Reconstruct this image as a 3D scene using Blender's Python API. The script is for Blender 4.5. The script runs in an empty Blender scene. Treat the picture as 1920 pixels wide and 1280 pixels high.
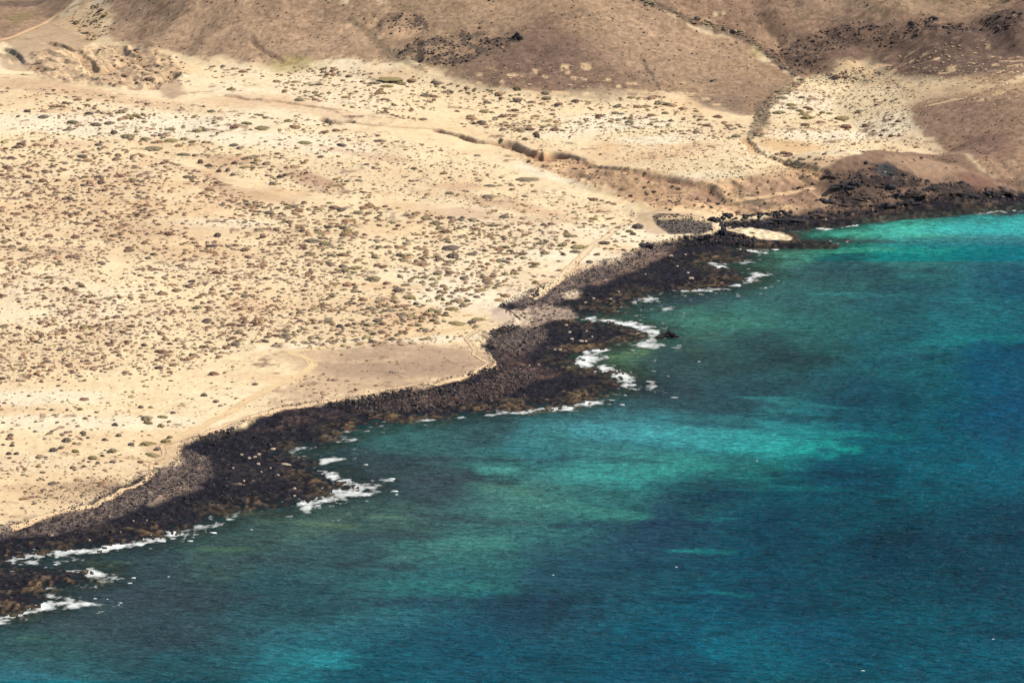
import bpy, math, random, time
import numpy as np
T0 = time.time()
random.seed(7); rng = np.random.default_rng(7)
sc = bpy.context.scene
C = sc.collection
# ------------------------------------------------------------------ camera
CAM_H = 400.0; PITCH = 15.0; FPX = 7818.0          # focal length in pixels of a 1920 px wide frame
cd = bpy.data.cameras.new('camera'); cd.sensor_width = 36.0; cd.lens = FPX / 1920 * 36
cd.clip_start = 5; cd.clip_end = 40000
cam = bpy.data.objects.new('camera', cd); C.objects.link(cam)
cam.location = (0, 0, CAM_H); cam.rotation_euler = (math.radians(90 - PITCH), 0, 0)
sc.camera = cam
# ------------------------------------------------------------------ light
SUN_EL, SUN_AZ = 48.0, 82.0                          # azimuth clockwise from +Y (the view direction)
w = bpy.data.worlds.new('World'); sc.world = w; w.use_nodes = True
nt = w.node_tree; nt.nodes.clear()
sky = nt.nodes.new('ShaderNodeTexSky'); sky.sky_type = 'NISHITA'; sky.sun_disc = False
sky.sun_elevation = math.radians(SUN_EL); sky.sun_rotation = math.radians(SUN_AZ); sky.altitude = 300
bgn = nt.nodes.new('ShaderNodeBackground'); bgn.inputs['Strength'].default_value = 0.09
wo = nt.nodes.new('ShaderNodeOutputWorld')
nt.links.new(sky.outputs[0], bgn.inputs[0]); nt.links.new(bgn.outputs[0], wo.inputs[0])
sl = bpy.data.lights.new('sun', 'SUN'); sl.energy = 4.45; sl.angle = math.radians(0.53); sl.color = (1.0, 0.925, 0.80)
so = bpy.data.objects.new('sun', sl); C.objects.link(so)
so.location = (300, 300, 900)
so.rotation_euler = (math.radians(90 - SUN_EL), 0, math.radians(180 - SUN_AZ))
sc.view_settings.view_transform = 'Standard'; sc.view_settings.look = 'None'
sc.view_settings.exposure = 0.47; sc.view_settings.gamma = 1.0
try: sc.view_settings.use_curve_mapping = False
except Exception: pass
sc.cycles.max_bounces = 6; sc.cycles.diffuse_bounces = 2; sc.cycles.transparent_max_bounces = 8

# ------------------------------------------------------------------ projection helpers
cP, sP = math.cos(math.radians(PITCH)), math.sin(math.radians(PITCH))
def ray(u, v):
    a = (np.asarray(u, float) - 960) / FPX; b = (640 - np.asarray(v, float)) / FPX
    den = cP + b * sP
    return a / den, (sP - b * cP) / den              # side slope x/Y, drop per metre of Y
def plane(u, v, z=0.0):
    s, k = ray(u, v); Y = (CAM_H - z) / k
    return s * Y, Y
# ------------------------------------------------------------------ noise
_tab = np.random.default_rng(11).random((512, 512)).astype(np.float32)
def vnoise(x, y, seed=0):
    x = np.asarray(x, np.float32); y = np.asarray(y, np.float32)
    xi = np.floor(x).astype(np.int32); yi = np.floor(y).astype(np.int32)
    fx = x - xi; fy = y - yi
    fx = fx * fx * fx * (fx * (fx * 6 - 15) + 10); fy = fy * fy * fy * (fy * (fy * 6 - 15) + 10)
    sx = seed * 37 + 5; sy = seed * 91 + 3
    x0 = (xi + sx) & 511; x1 = (xi + 1 + sx) & 511; y0 = (yi + sy) & 511; y1 = (yi + 1 + sy) & 511
    a = _tab[x0, y0]; b = _tab[x1, y0]; c = _tab[x0, y1]; d = _tab[x1, y1]
    return (a + (b - a) * fx) * (1 - fy) + (c + (d - c) * fx) * fy - 0.5
def fbm(x, y, scale, octv=4, seed=0, gain=0.5, sx=1.0):
    """roughly -1..1, features of about `scale` metres"""
    out = 0; amp = 1.0; tot = 0; ca, sa = 0.8, 0.6
    px = np.asarray(x, np.float32) / (scale * sx); py = np.asarray(y, np.float32) / scale
    for o in range(octv):
        out = out + amp * vnoise(px, py, seed + o * 7); tot += amp; amp *= gain
        if sx == 1.0: px, py = (px * ca - py * sa) * 2.03, (px * sa + py * ca) * 2.03
        else: px, py = px * 2.03 + 17.3, py * 2.03 + 5.1
    return out / tot * 2.4
def sstep(a, b, x):
    t = np.clip((x - a) / (b - a), 0, 1); return t * t * (3 - 2 * t)
def lin(c):
    c = np.asarray(c, np.float64) / 255.0
    return np.where(c <= 0.04045, c / 12.92, ((c + 0.055) / 1.055) ** 2.4)
KL = np.array([1.58, 1.58, 1.54])                    # light that reaches level ground, after exposure
def alb(c): return np.clip(lin(c) / KL, 0.004, 0.9).astype(np.float32)

# ------------------------------------------------------------------ terrain grid (x = s*Y, Y)
s_arr = np.concatenate([[-1.0, -.8, -.6, -.35, -.24, -.19, -.165], np.linspace(-.150, .150, 930), [.165, .19, .24, .35, .6, .8, 1.0]])
Y_arr = np.concatenate([[300, 700, 1000], np.arange(1120, 2420, 1.15), [2440, 2480, 2560, 2700, 3000, 4000, 5000]])
NS, NY = len(s_arr), len(Y_arr)
S2, Y2 = np.meshgrid(s_arr.astype(np.float32), Y_arr.astype(np.float32))   # [row Y, col s]
X2 = S2 * Y2
si = np.arange(NS); yi_ = np.arange(NY)
def to_idx(x, y):
    x = np.asarray(x, float); y = np.asarray(y, float)
    return np.interp(x / y, s_arr, si), np.interp(y, Y_arr, yi_)
def raster(xs, ys):
    """even-odd fill of a plan polygon on the terrain grid"""
    ci, ri = to_idx(xs, ys); M = np.zeros((NY, NS + 1), np.int32); n = len(ci)
    for i in range(n):
        c0, r0, c1, r1 = ci[i], ri[i], ci[(i + 1) % n], ri[(i + 1) % n]
        if r0 == r1: continue
        if r0 > r1: c0, r0, c1, r1 = c1, r1, c0, r0
        rr = np.arange(max(0, math.ceil(r0)), min(NY, math.ceil(r1)))
        if len(rr) == 0: continue
        cc = np.clip(np.ceil(c0 + (rr - r0) / (r1 - r0) * (c1 - c0)), 0, NS).astype(int)
        np.add.at(M, (rr, cc), 1)
    return (np.cumsum(M, axis=1)[:, :NS] % 2).astype(np.float32)
def box(a, r, axis):
    if r < 1: return a
    p = [(0, 0), (0, 0)]; p[axis] = (r + 1, r)
    c = np.cumsum(np.pad(a, p, mode='edge'), axis=axis, dtype=np.float64)
    n = a.shape[axis]
    hi = np.take(c, np.arange(2 * r + 1, 2 * r + 1 + n), axis=axis); lo = np.take(c, np.arange(0, n), axis=axis)
    return ((hi - lo) / (2 * r + 1)).astype(np.float32)
def blur(a, m):
    """soften by about m metres"""
    rx = int(round(m / 0.55)); ry = int(round(m / 1.08))
    for _ in range(2): a = box(box(a, rx, 1), ry, 0)
    return a
n2 = fbm(X2, Y2, 2.6, 3, 1); n6 = fbm(X2, Y2, 7, 4, 2); n20 = fbm(X2, Y2, 22, 4, 3); n80 = fbm(X2, Y2, 90, 4, 4)
n3b = fbm(X2, Y2, 4.0, 3, 21); n12b = fbm(X2, Y2, 13, 4, 22); n40b = fbm(X2, Y2, 45, 4, 23)
h1 = vnoise(X2 / 2.6, Y2 / 1.25, 33) * 2; h2 = vnoise(X2 / 1.1, Y2 / 1.1, 34) * 2; hs = fbm(X2, Y2, 9, 3, 35, sx=3.0); n1 = vnoise(X2 / 1.3, Y2 / 1.9, 31) * 2; n1b = vnoise(X2 / 1.0, Y2 / 1.4, 32) * 2
ragn = 0.50 * n6 + 0.30 * n20 + 0.40 * n2
def pmask(pts, z=None, soft=4.0, rag=0.35, hard=0.25, field=None):
    """mask of a region given by frame points (dropped onto plane z, or onto the ground if z is None)"""
    u = [p[0] for p in pts]; v = [p[1] for p in pts]
    if z is None: x, y, _ = hit(u, v)
    else: x, y = plane(u, v, z)
    m = blur(raster(x, y), soft)
    return sstep(0.5 - hard, 0.5 + hard, m + rag * (ragn if field is None else field))

# ------------------------------------------------------------------ coastline
COAST = [(-330,1215),(-60,1172),(0,1158),(22,1150),(46,1142),(77,1135),(89,1125),(91,1119),(86,1113),(78,1107),(96,1101),(120,1096),
 (155,1091),(168,1086),(167,1079),(155,1070),(120,1067),(86,1063),(52,1060),(24,1057),(14,1053),(26,1048),(48,1045),(69,1039),(103,1037),(127,1031),
 (172,1030),(198,1025),(241,1019),(275,1012),(318,1001),(350,992),(381,984),(402,974),(447,957),(516,950),(584,940),(619,926),
 (636,918),(660,917),(645,908),(620,897),(612,890),(596,877),(586,863),(567,858),(540,853),(557,841),(596,837),(620,830),(634,820),
 (664,805),(716,795),(785,784),(819,785),(871,777),(939,772),(1008,767),(1050,764),(1083,756),(1110,746),(1132,736),(1170,727),
 (1167,715),(1153,703),(1136,696),(1115,691),(1085,688),(1071,684),(1088,676),(1101,660),(1127,653),(1170,640),(1205,634),
 (1216,629),(1205,619),(1179,610),(1138,604),(1105,601),(1081,596),(1095,592),(1138,590),(1162,588),(1155,577),(1181,568),
 (1198,563),(1225,552),(1260,547),(1312,541),(1363,537),(1395,527),(1408,519),(1397,511),(1363,504),(1330,499),(1312,494),(1335,490),(1375,490),
 (1404,485),(1421,477),(1400,470),(1373,466),(1432,467),(1500,464),(1535,461),(1556,458),(1540,455),(1518,453),(1494,450),
 (1486,444),(1474,434),(1500,432),(1525,429),(1557,425),(1593,421),(1603,415),(1645,411),(1676,407),(1718,404),(1770,400),
 (1828,396),(1885,391),(1920,384),(2010,376),(2300,368)]
cx, cy = plane([p[0] for p in COAST], [p[1] for p in COAST], 0.0)
poly_x = np.concatenate([cx, [2.4 * cy[-1], 2.4 * 8800, -2.4 * 8800, -2.4 * cy[0]]])
poly_y = np.concatenate([cy, [cy[-1], 8800, 8800, cy[0]]])
land = raster(poly_x, poly_y)
dist = np.full(X2.shape, 1e9, np.float32)
ax = np.concatenate([[-2.4 * cy[0]], cx, [2.4 * cy[-1]]]); ay = np.concatenate([[cy[0]], cy, [cy[-1]]])
for i in range(len(ax) - 1):
    dx, dy = ax[i+1] - ax[i], ay[i+1] - ay[i]; L2 = dx * dx + dy * dy
    if L2 < 1e-6: continue
    # rows near enough to matter
    near = slice(None)
    px = X2 - np.float32(ax[i]); py = Y2 - np.float32(ay[i])
    t = np.clip((px * np.float32(dx) + py * np.float32(dy)) / np.float32(L2), 0, 1)
    px -= t * np.float32(dx); py -= t * np.float32(dy); px *= px; py *= py; px += py
    np.minimum(dist, px, out=dist)
dist = np.sqrt(dist); dist = np.where(land > 0.5, dist, -dist)
print('coast', time.time() - T0)

# ------------------------------------------------------------------ heights
BANK = [(-330,1010),(-60,1000),(0,993),(60,975),(140,955),(200,925),(262,893),(318,880),(345,865),(338,845),(345,828),(400,812),(455,797),(490,776),(540,762),(620,752),
 (700,740),(800,722),(860,708),(905,694),(938,686),(918,660),(905,642),(925,618),(965,610),(975,600),(955,580),(935,572),(1000,548),(1060,520),(1110,500),
 (1160,487),(1215,458),(1265,447),(1300,440),(1345,432),(1352,422),(1356,412),(1400,408),(1450,404),(1500,398),(1560,392),(1640,388),(1750,380),(1860,366),(1920,352),(2300,335)]
bx, by = plane([p[0] for p in BANK], [p[1] for p in BANK], 3.0)
bmask = raster(np.concatenate([bx, [2.4 * by[-1], 2.4 * 8800, -2.4 * 8800, -2.4 * by[0]]]),
               np.concatenate([by, [by[-1], 8800, 8800, by[0]]]))
bm = sstep(0.2, 0.8, blur(bmask, 3.0) + 0.22 * n6)          # 1 on the plain, 0 on the lava shelf
inland = np.clip(dist, 0, 2000)
rough = (0.55 * n6 + 0.45 * n2 + 0.25 * n1)
H = np.where(dist > 0, 0.045 * np.minimum(dist, 40) + 0.01 * np.clip(dist - 40, 0, 60), 0.05 * np.maximum(dist, -25) + 0.5 * np.minimum(dist + 25, 0))
H = H.astype(np.float32)
shelf_r = (1 - bm) * np.clip(1.0 + dist / 30, 0, 1)
H += shelf_r * (0.52 * rough + 0.2 * n12b)
# the reef tongue beyond the little beach, and the rock bar that holds the beach
def bar(pts, width, top):
    global H
    x, y = plane([p[0] for p in pts], [p[1] for p in pts], 0.5); r0 = np.searchsorted(Y_arr, y.min() - 25); r1 = np.searchsorted(Y_arr, y.max() + 25)
    d = np.full(X2[r0:r1].shape, 1e9, np.float32)
    for i in range(len(x) - 1):
        dx, dy = x[i+1] - x[i], y[i+1] - y[i]; t = np.clip(((X2[r0:r1] - x[i]) * dx + (Y2[r0:r1] - y[i]) * dy) / (dx*dx + dy*dy), 0, 1)
        d = np.minimum(d, np.hypot(X2[r0:r1] - x[i] - t * dx, Y2[r0:r1] - y[i] - t * dy))
    H[r0:r1] = np.maximum(H[r0:r1], top * (1 - sstep(width * .4, width, d + 1.8 * n6[r0:r1])) + .5 * n2[r0:r1] - .6 * sstep(width * .7, width, d))
bar([(1330,452),(1400,457),(1440,458),(1480,458),(1520,459),(1548,459)], 6.5, 1.3)
bar([(1400,409),(1450,412),(1520,418),(1560,420),(1600,413),(1660,406),(1760,398),(1900,386)], 7, 1.4)
plain_z = 2.6 + 0.018 * np.minimum(inland, 500) + 0.012 * np.clip(inland - 500, 0, 4000)
plain_z = plain_z + 0.55 * n20 * sstep(10, 80, inland) + 1.6 * n80 * sstep(40, 200, inland) + 0.10 * n6
H = H * (1 - bm) + np.maximum(plain_z, H) * bm
def smax(a, b, k):
    h = np.clip(0.5 + 0.5 * (a - b) / k, 0, 1); return b + (a - b) * h + k * h * (1 - h)
def dome(u, Y0, rx, ry, h, rot=0.0, p=1.5, wob=0.06):
    x0 = (u - 960) / 7680 * Y0
    dx = X2 - x0; dy = Y2 - Y0; c, s = math.cos(rot), math.sin(rot)
    r2 = ((dx * c + dy * s) / rx) ** 2 + ((-dx * s + dy * c) / ry) ** 2
    r2 = r2 * (1 + wob * 3 * n80) + wob * n40b
    return h * np.clip(1 - r2, 0, 1) ** p
hillA = dome(475, 2150, 112, 178, 48)
hillB = dome(985, 2138, 235, 232, 58, rot=0.12)
hillC = dome(1850, 2330, 420, 400, 120, p=1.3)
hillE = dome(1990, 1885, 100, 125, 19, p=1.3)
headl = dome(1690, 1740, 48, 44, 9.0, rot=-0.1, p=1.0, wob=0.03)
headl2 = dome(1925, 1772, 40, 36, 10, p=1.0)
bank2 = dome(1420, 1742, 82, 42, 9.5, p=1.1)
cone = dome(1275, 1690, 24, 22, 3.0, p=1.0, wob=0.02)
base = H.copy()
back = 60 * sstep(2180, 3200, Y2) + 260 * sstep(2600, 6000, Y2)      # the island keeps rising behind the hills
H = H + hillA + hillE + headl + headl2 * 1.0 + bank2 + cone + back
H = H + np.maximum(hillB, hillC) + 0.15 * np.minimum(hillB, hillC)
hsum = hillA + np.maximum(hillB, hillC) + hillE
H += sstep(2, 20, hsum) * (0.25 * n20 + 2.0 * n40b + 0.05 * n6) + sstep(1, 12, hsum) * 0.05 * n2
H += sstep(1, 6, headl + headl2) * sstep(75, 10, dist) * (0.9 * n6 + 0.9 * n12b + 0.45 * n2)
H = H.astype(np.float32)
def hit(u, v, extra=0.0):
    """drop frame points onto the ground: first crossing of the ray with the terrain"""
    s, k = ray(u, v); s = np.atleast_1d(s); k = np.atleast_1d(k)
    f = np.interp(s, s_arr, si); c0 = np.clip(f.astype(int), 0, NS - 2); w_ = f - c0
    ox = np.empty(len(s)); oy = np.empty(len(s)); oz = np.empty(len(s))
    for a in range(0, len(s), 500):
        b = slice(a, a + 500)
        z = H[:, c0[b]] * (1 - w_[b]) + H[:, c0[b] + 1] * w_[b]; z = np.maximum(z, 0)
        g = z - (CAM_H - Y_arr[:, None] * k[b][None, :]); g[:2] = -1
        i1 = np.clip(np.argmax(g > 0, axis=0), 1, NY - 1); j = np.arange(z.shape[1])
        g0, g1 = g[i1 - 1, j], g[i1, j]; t = np.where(g1 - g0 != 0, -g0 / (g1 - g0 + 1e-9), 0).clip(0, 1)
        oy[b] = Y_arr[i1 - 1] * (1 - t) + Y_arr[i1] * t
        oz[b] = z[i1 - 1, j] * (1 - t) + z[i1, j] * t
    ox = s * oy
    return ox, oy, oz
def ground(x, y):
    ci, ri = to_idx(x, y); c0 = np.clip(ci.astype(int), 0, NS - 2); r0 = np.clip(ri.astype(int), 0, NY - 2)
    fx = ci - c0; fy = ri - r0
    return ((H[r0, c0] * (1 - fx) + H[r0, c0 + 1] * fx) * (1 - fy) + (H[r0 + 1, c0] * (1 - fx) + H[r0 + 1, c0 + 1] * fx) * fy)
def proj(x, y, z):
    dz = z - CAM_H; dep = y * cP - dz * sP; up = y * sP + dz * cP
    return 960 + FPX * x / dep, 640 - FPX * up / dep
def carve(pts, width, depth, soft=.8, wobble=2.0):
    """a gully: distance to a polyline on the ground"""
    global H
    x, y, _ = hit([p[0] for p in pts], [p[1] for p in pts])
    r0 = np.searchsorted(Y_arr, y.min() - 30); r1 = np.searchsorted(Y_arr, y.max() + 30)
    xx = X2[r0:r1] + wobble * n6[r0:r1]; yy = Y2[r0:r1] + wobble * n12b[r0:r1]; d = np.full(xx.shape, 1e9, np.float32)
    for i in range(len(x) - 1):
        dx, dy = x[i+1] - x[i], y[i+1] - y[i]; L2 = dx*dx + dy*dy + 1e-6
        t = np.clip(((xx - x[i]) * dx + (yy - y[i]) * dy) / L2, 0, 1)
        d = np.minimum(d, np.hypot(xx - x[i] - t * dx, yy - y[i] - t * dy))
    m = 1 - sstep(width - soft, width + soft, d)
    H[r0:r1] -= depth * m
    out = np.zeros(H.shape, np.float32); out[r0:r1] = m
    return out
g1 = carve([(818,244),(850,251),(880,262),(905,266),(935,266),(958,275)], 2.6, 2.8, soft=1.2)
g2 = carve([(950,271),(975,281),(1000,290),(1022,300),(1040,288),(1060,294)], 4, 3.4, soft=1.6)
g2b = carve([(1060,294),(1100,306),(1150,317),(1230,332),(1330,348)], 2.2, 1.5, soft=1.2)
g2c = carve([(655,227),(700,234),(760,239),(818,244)], 1.4, .9)
g3 = carve([(602,222),(620,228),(655,227)], 2.2, 2.2)
g10 = carve([(470,70),(480,80),(500,98),(530,116)], 1.3, .5)
g11 = carve([(1205,110),(1212,130),(1222,150),(1240,168)], 1.2, .5)
g12 = carve([(700,30),(640,60)], 1.5, .8)
g4 = carve([(1395,262),(1402,270),(1412,280),(1450,298),(1490,312),(1545,326)], 2.5, 1.4)
g5 = carve([(420,178),(470,186),(520,190),(560,196),(625,205)], 1.3, 1.0)
g7 = carve([(90,80),(150,100),(175,140),(200,135),(235,120)], 3.0, 2.0)
g8 = carve([(280,165),(322,143)], 3.0, 2.0)
g9 = carve([(0,92),(20,100),(35,118),(60,122)], 3.0, 2.0)
gul = np.maximum.reduce([g1, g2, g3])
# eroded badland relief on the two banks
ER1 = [(945,268),(1000,285),(1060,295),(1150,318),(1300,345),(1440,330),(1500,312),(1560,340),(1540,390),(1450,400),(1350,402),(1230,396),(1180,378),(1100,345),(1040,325),(985,305)]
ER2 = [(60,100),(130,88),(230,85),(330,110),(350,140),(270,170),(170,160),(90,150),(50,130)]
mER1 = pmask(ER1, None, 5, 0.3); mER2 = pmask(ER2, None, 5, 0.3)
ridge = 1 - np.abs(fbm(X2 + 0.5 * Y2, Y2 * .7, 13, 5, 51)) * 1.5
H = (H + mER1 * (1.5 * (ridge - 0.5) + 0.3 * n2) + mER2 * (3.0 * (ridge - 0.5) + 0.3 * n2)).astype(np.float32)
print('heights', time.time() - T0)

# ------------------------------------------------------------------ land colours (the ground's own, plus some painted hill shading)
COL = np.empty((NY, NS, 3), np.float32)
def lay(m, c):
    global COL
    a = alb(c) if len(c) == 3 and max(c) > 1 else c
    COL += m[..., None] * (a - COL)
def lay_p(pts, c, a=1.0, soft=4.0, rag=0.35, hard=0.25, field=None):
    m = pmask(pts, None, soft, rag, hard, field) * a; lay(m, c); return m
def ell(u, v, ru, rv, c, a=1.0, rot=0.0, soft=1.0, rag=0.5):
    """a patch round a frame point, radii in frame pixels, laid on the ground there"""
    x, y, z = hit([u], [v]); x, y = float(x[0]), float(y[0])
    rx = ru * y / 7661; ry = rv * (y * y) / (7818 * (CAM_H - float(z[0]))) * 1.1
    r0 = max(0, np.searchsorted(Y_arr, y - 2.4 * ry - abs(math.tan(rot)) * rx)); r1 = min(NY, np.searchsorted(Y_arr, y + 2.4 * ry + abs(math.tan(rot)) * rx) + 1)
    dx = X2[r0:r1] - x; dy = (Y2[r0:r1] - y) + math.tan(rot) * dx * (ry / rx) * (ru / rv)
    r = np.sqrt((dx / rx) ** 2 + (dy / ry) ** 2) + rag * ragn[r0:r1]
    m = (1 - sstep(1 - 0.5 * soft, 1 + 0.35 * soft, r)) * a
    COL[r0:r1] += m[..., None] * (alb(c) - COL[r0:r1])
SAND, PALE, TAN, ORANGE = (251,226,180), (255,239,205), (234,197,152), (226,183,138)
BROWN, DBROWN, LBROWN = (172,143,114), (134,108,90), (198,166,132)
COL[:] = alb(SAND)
lay(sstep(-0.1, 0.8, n80 + 0.3 * n20) * 0.55, PALE)
lay(sstep(0.0, 0.9, -n40b + 0.3 * n12b) * 0.8, TAN)
lay(sstep(0.25, 0.9, n12b + 0.3 * n3b) * 0.30, ORANGE)
lay(sstep(-.1, .8, hs + .3 * n80) * .30, (236,204,158))
for e in [(60,230,120,16,PALE,.8),(200,235,130,20,PALE,.8),(360,240,150,20,PALE,.9,.1),(520,262,120,14,PALE,.8),(630,280,90,12,PALE,.7),(1050,330,110,14,PALE,.9,.2),
 (1150,230,110,14,PALE,.9),(1230,262,80,8,PALE,.8),(1060,250,80,10,PALE,.6),(430,420,100,10,PALE,.7),(1300,340,90,8,PALE,.6),(1000,590,110,30,PALE,.7),(860,560,120,22,PALE,.7),
 (60,745,160,14,PALE,.8),(60,790,220,16,PALE,.7),(300,790,120,12,PALE,.6),(100,870,170,14,PALE,.6),(1170,440,80,16,PALE,.7),(1060,480,110,16,PALE,.7),
 (1560,255,150,10,PALE,.8),(1490,190,90,20,PALE,.6),(1700,300,80,12,PALE,.5),(700,640,250,7,PALE,.9,-.06),(1660,235,60,16,PALE,.6),
 (430,300,70,9,(205,165,130),.6,.1),(450,360,110,8,(205,165,130),.5,.15),(590,338,60,9,(190,148,120),.8,.25),(590,352,50,5,(200,165,138),.6,.3),(375,325,60,6,(198,160,132),.5,.2),
 (860,350,60,7,(212,170,132),.6),(960,385,120,10,(210,168,130),.6,.15),(860,400,80,8,(212,170,135),.5),(1000,410,110,6,(214,178,140),.5),(130,270,80,6,(225,188,150),.5),
 (680,290,120,4,(215,175,140),.5,.12),(300,430,300,12,(226,192,152),.5),(150,470,180,14,(226,192,152),.45),(1210,300,130,12,(222,186,144),.5),(1380,240,90,18,(225,190,150),.4),
 (250,190,150,9,(226,190,150),.7,.1),(80,160,120,12,(214,176,140),.7,.1),(480,190,110,12,(232,196,156),.7),(600,205,110,10,(232,198,158),.6,.15),
 (1480,275,75,12,(224,184,134),.8,.1),(1560,300,90,6,(226,190,150),.6,.1),(900,250,150,8,(240,206,160),.5,.15)]:
    ell(*e[:6], rot=(e[6] if len(e) > 6 else 0))
# the crowded parts of the plain are a little darker
GU, GV = proj(X2, Y2, H); GU = GU.astype(np.float32); GV = GV.astype(np.float32)
dens = sstep(-.35, .7, 1.2 * fbm(GU, GV * 2.2, 120, 3, 91) + .5 * fbm(GU, GV * 2, 36, 2, 92)) * sstep(250, 330, GV) * sstep(740, 660, GV) * sstep(1150, 1000, GU)
lay(dens * (.12 + .26 * sstep(-.2, .5, n2 + .6 * n1)), (204,168,136))
# flat, stony parts of the plain
lay_p([(470,668),(560,655),(700,648),(870,642),(915,660),(930,688),(880,705),(760,728),(640,742),(520,752),(430,770),(520,735),(590,700),(540,675)], (206,174,140), .8, 6, .6)
lay_p([(600,668),(700,652),(860,645),(895,660),(890,690),(800,712),(680,712),(600,700)], (178,150,126), .6, 7, .7)
lay(pmask([(560,665),(700,650),(880,640),(930,685),(800,725),(600,735)], None, 5, .4) * sstep(.1, .7, fbm(X2, Y2, 10, 3, 55, sx=2.5)) * .6, (232,202,162))
ell(760, 690, 110, 12, (168,142,118), .5); ell(640, 690, 90, 8, (190,160,130), .5)
lay_p([(120,905),(200,895),(260,905),(240,925),(170,940),(60,945),(20,925)], (172,144,118), .55, 5, .5)
ell(190, 912, 65, 9, (125,104,94), .75, rag=.9); ell(60, 915, 80, 8, (205,172,136), .6)
lay_p([(-60,850),(100,858),(300,850),(320,870),(260,890),(120,960),(-60,985)], (232,198,152), .5, 6, .3)
lay_p([(235,838),(330,822),(345,866),(315,878),(280,870),(290,850)], (218,182,140), .6, 4, .4)
lay_p([(400,800),(560,752),(700,735),(860,700),(935,686),(925,694),(800,728),(620,757),(500,782),(430,808)], (196,166,134), .7, 2, .3)
ell(1225, 500, 60, 10, (232,205,165), .6)
lay(sstep(2045, 2075, Y2) * (X2 > -75), BROWN)
# hills
HA = [(185,-120),(205,40),(195,72),(250,88),(330,98),(400,106),(470,115),(530,125),(600,112),(690,110),(790,128),(745,105),(705,68),(690,30),(640,-10),(640,-120)]
HB = [(640,-120),(640,-10),(665,35),(705,70),(760,108),(800,130),(860,150),(900,160),(960,165),(1050,178),(1120,165),(1190,168),(1235,165),(1290,180),(1340,200),(1400,215),
      (1430,245),(1400,262),(1412,238),(1438,192),(1470,165),(1500,148),(1440,115),(1395,70),(1290,45),(1160,-20),(1160,-120)]
HC = [(1160,-120),(1160,-20),(1290,45),(1395,70),(1430,105),(1492,148),(1520,140),(1570,122),(1625,112),(1660,130),(1720,138),(1800,150),(1860,165),(2400,160),(2400,-120)]
HE = [(1700,205),(1740,186),(1830,170),(1960,150),(2400,140),(2400,360),(1925,370),(1870,345),(1828,312),(1800,285),(1750,265),(1712,230)]
HL = [(-300,-160),(160,-160),(150,-10),(120,20),(60,55),(10,78),(-300,120)]
mHA = lay_p(HA, (196,164,132), 1, 3, .8); mHB = lay_p(HB, BROWN, 1, 3, .8)
mHC = lay_p(HC, (160,130,106), 1, 3, .9); mHE = lay_p(HE, (168,138,112), 1, 3, .8); mHL = lay_p(HL, (166,138,112), 1, 4, .4)
back_m = sstep(2150, 2200, Y2); lay(back_m * (1 - np.maximum.reduce([mHA, mHB, mHC, mHE])), BROWN)
hm = np.maximum.reduce([mHA, mHB, mHC, mHE, mHL])
lay(hm * sstep(0.1, 0.9, n40b + .4 * n6) * .5, LBROWN)
lay(hm * sstep(0.0, 0.9, -n80 + .5 * hs + .2 * n12b) * .5, (128,104,88))
lay(hm * sstep(0.1, 0.9, -n20 + .5 * n2) * .22, DBROWN)
lay(mHB * sstep(0.0, 0.8, n80 + .3 * n12b) * .35, (192,162,130))
for e in [(260,70,30,8,DBROWN,.4),(300,20,30,6,DBROWN,.4),(560,15,80,14,DBROWN,.35),(1000,85,80,26,(122,98,86),.7),(1110,130,130,22,(130,106,92),.7),(930,130,80,16,(126,104,90),.6),(1200,60,90,30,(190,160,130),.5),
 (1300,110,110,25,(182,152,124),.4),(900,30,120,12,(180,152,122),.5),(1400,165,60,14,(158,132,110),.4),(1350,190,50,9,(130,110,98),.6),(1430,215,14,24,(118,104,88),.8),
 (1720,6,260,9,(172,146,116),.8),(1560,8,140,10,(150,124,104),.5),(1840,20,110,10,(160,134,108),.6),(1790,110,130,34,(104,84,76),.75),(1600,95,120,18,(110,90,78),.65),(1900,90,80,26,(116,96,84),.6),
 (1800,215,90,22,(150,122,104),.6),(1840,270,70,22,(138,106,94),.7),(1760,180,70,10,(168,140,112),.6),(1880,220,50,18,(150,124,102),.5)]:
    ell(*e[:6])  # dark and pale patches also paint part of the hills' shading
# dark lava outcrops
OUTC = [[(706,62),(704,42),(735,28),(770,26),(808,36),(806,52),(775,66),(730,55)], [(748,100),(760,84),(820,72),(870,62),(930,62),(980,58),(985,74),(960,90),(900,112),(860,126),(800,128),(770,114)],
        [(1690,52),(1720,38),(1780,40),(1850,30),(1925,28),(1925,62),(1860,58),(1800,60),(1700,62)], [(1430,100),(1450,80),(1500,72),(1600,40),(1690,42),(1690,80),(1600,85),(1540,115),(1510,140),(1480,132)]]
mO = [pmask(o, None, 3, .6) for o in OUTC]
sp = sstep(-.25, .45, n3b + .5 * n1)
lay(mO[0] * .8 * sp, (84,72,70)); lay(mO[1] * .8 * sp, (86,76,70)); lay(mO[2] * .7 * sp, (76,64,64)); lay(mO[3] * .6 * sp, (86,72,68))
ell(755, 62, 40, 4, (230,190,150), .8); ell(708, 36, 40, 3, (215,180,140), .7, rot=-.3)
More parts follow.
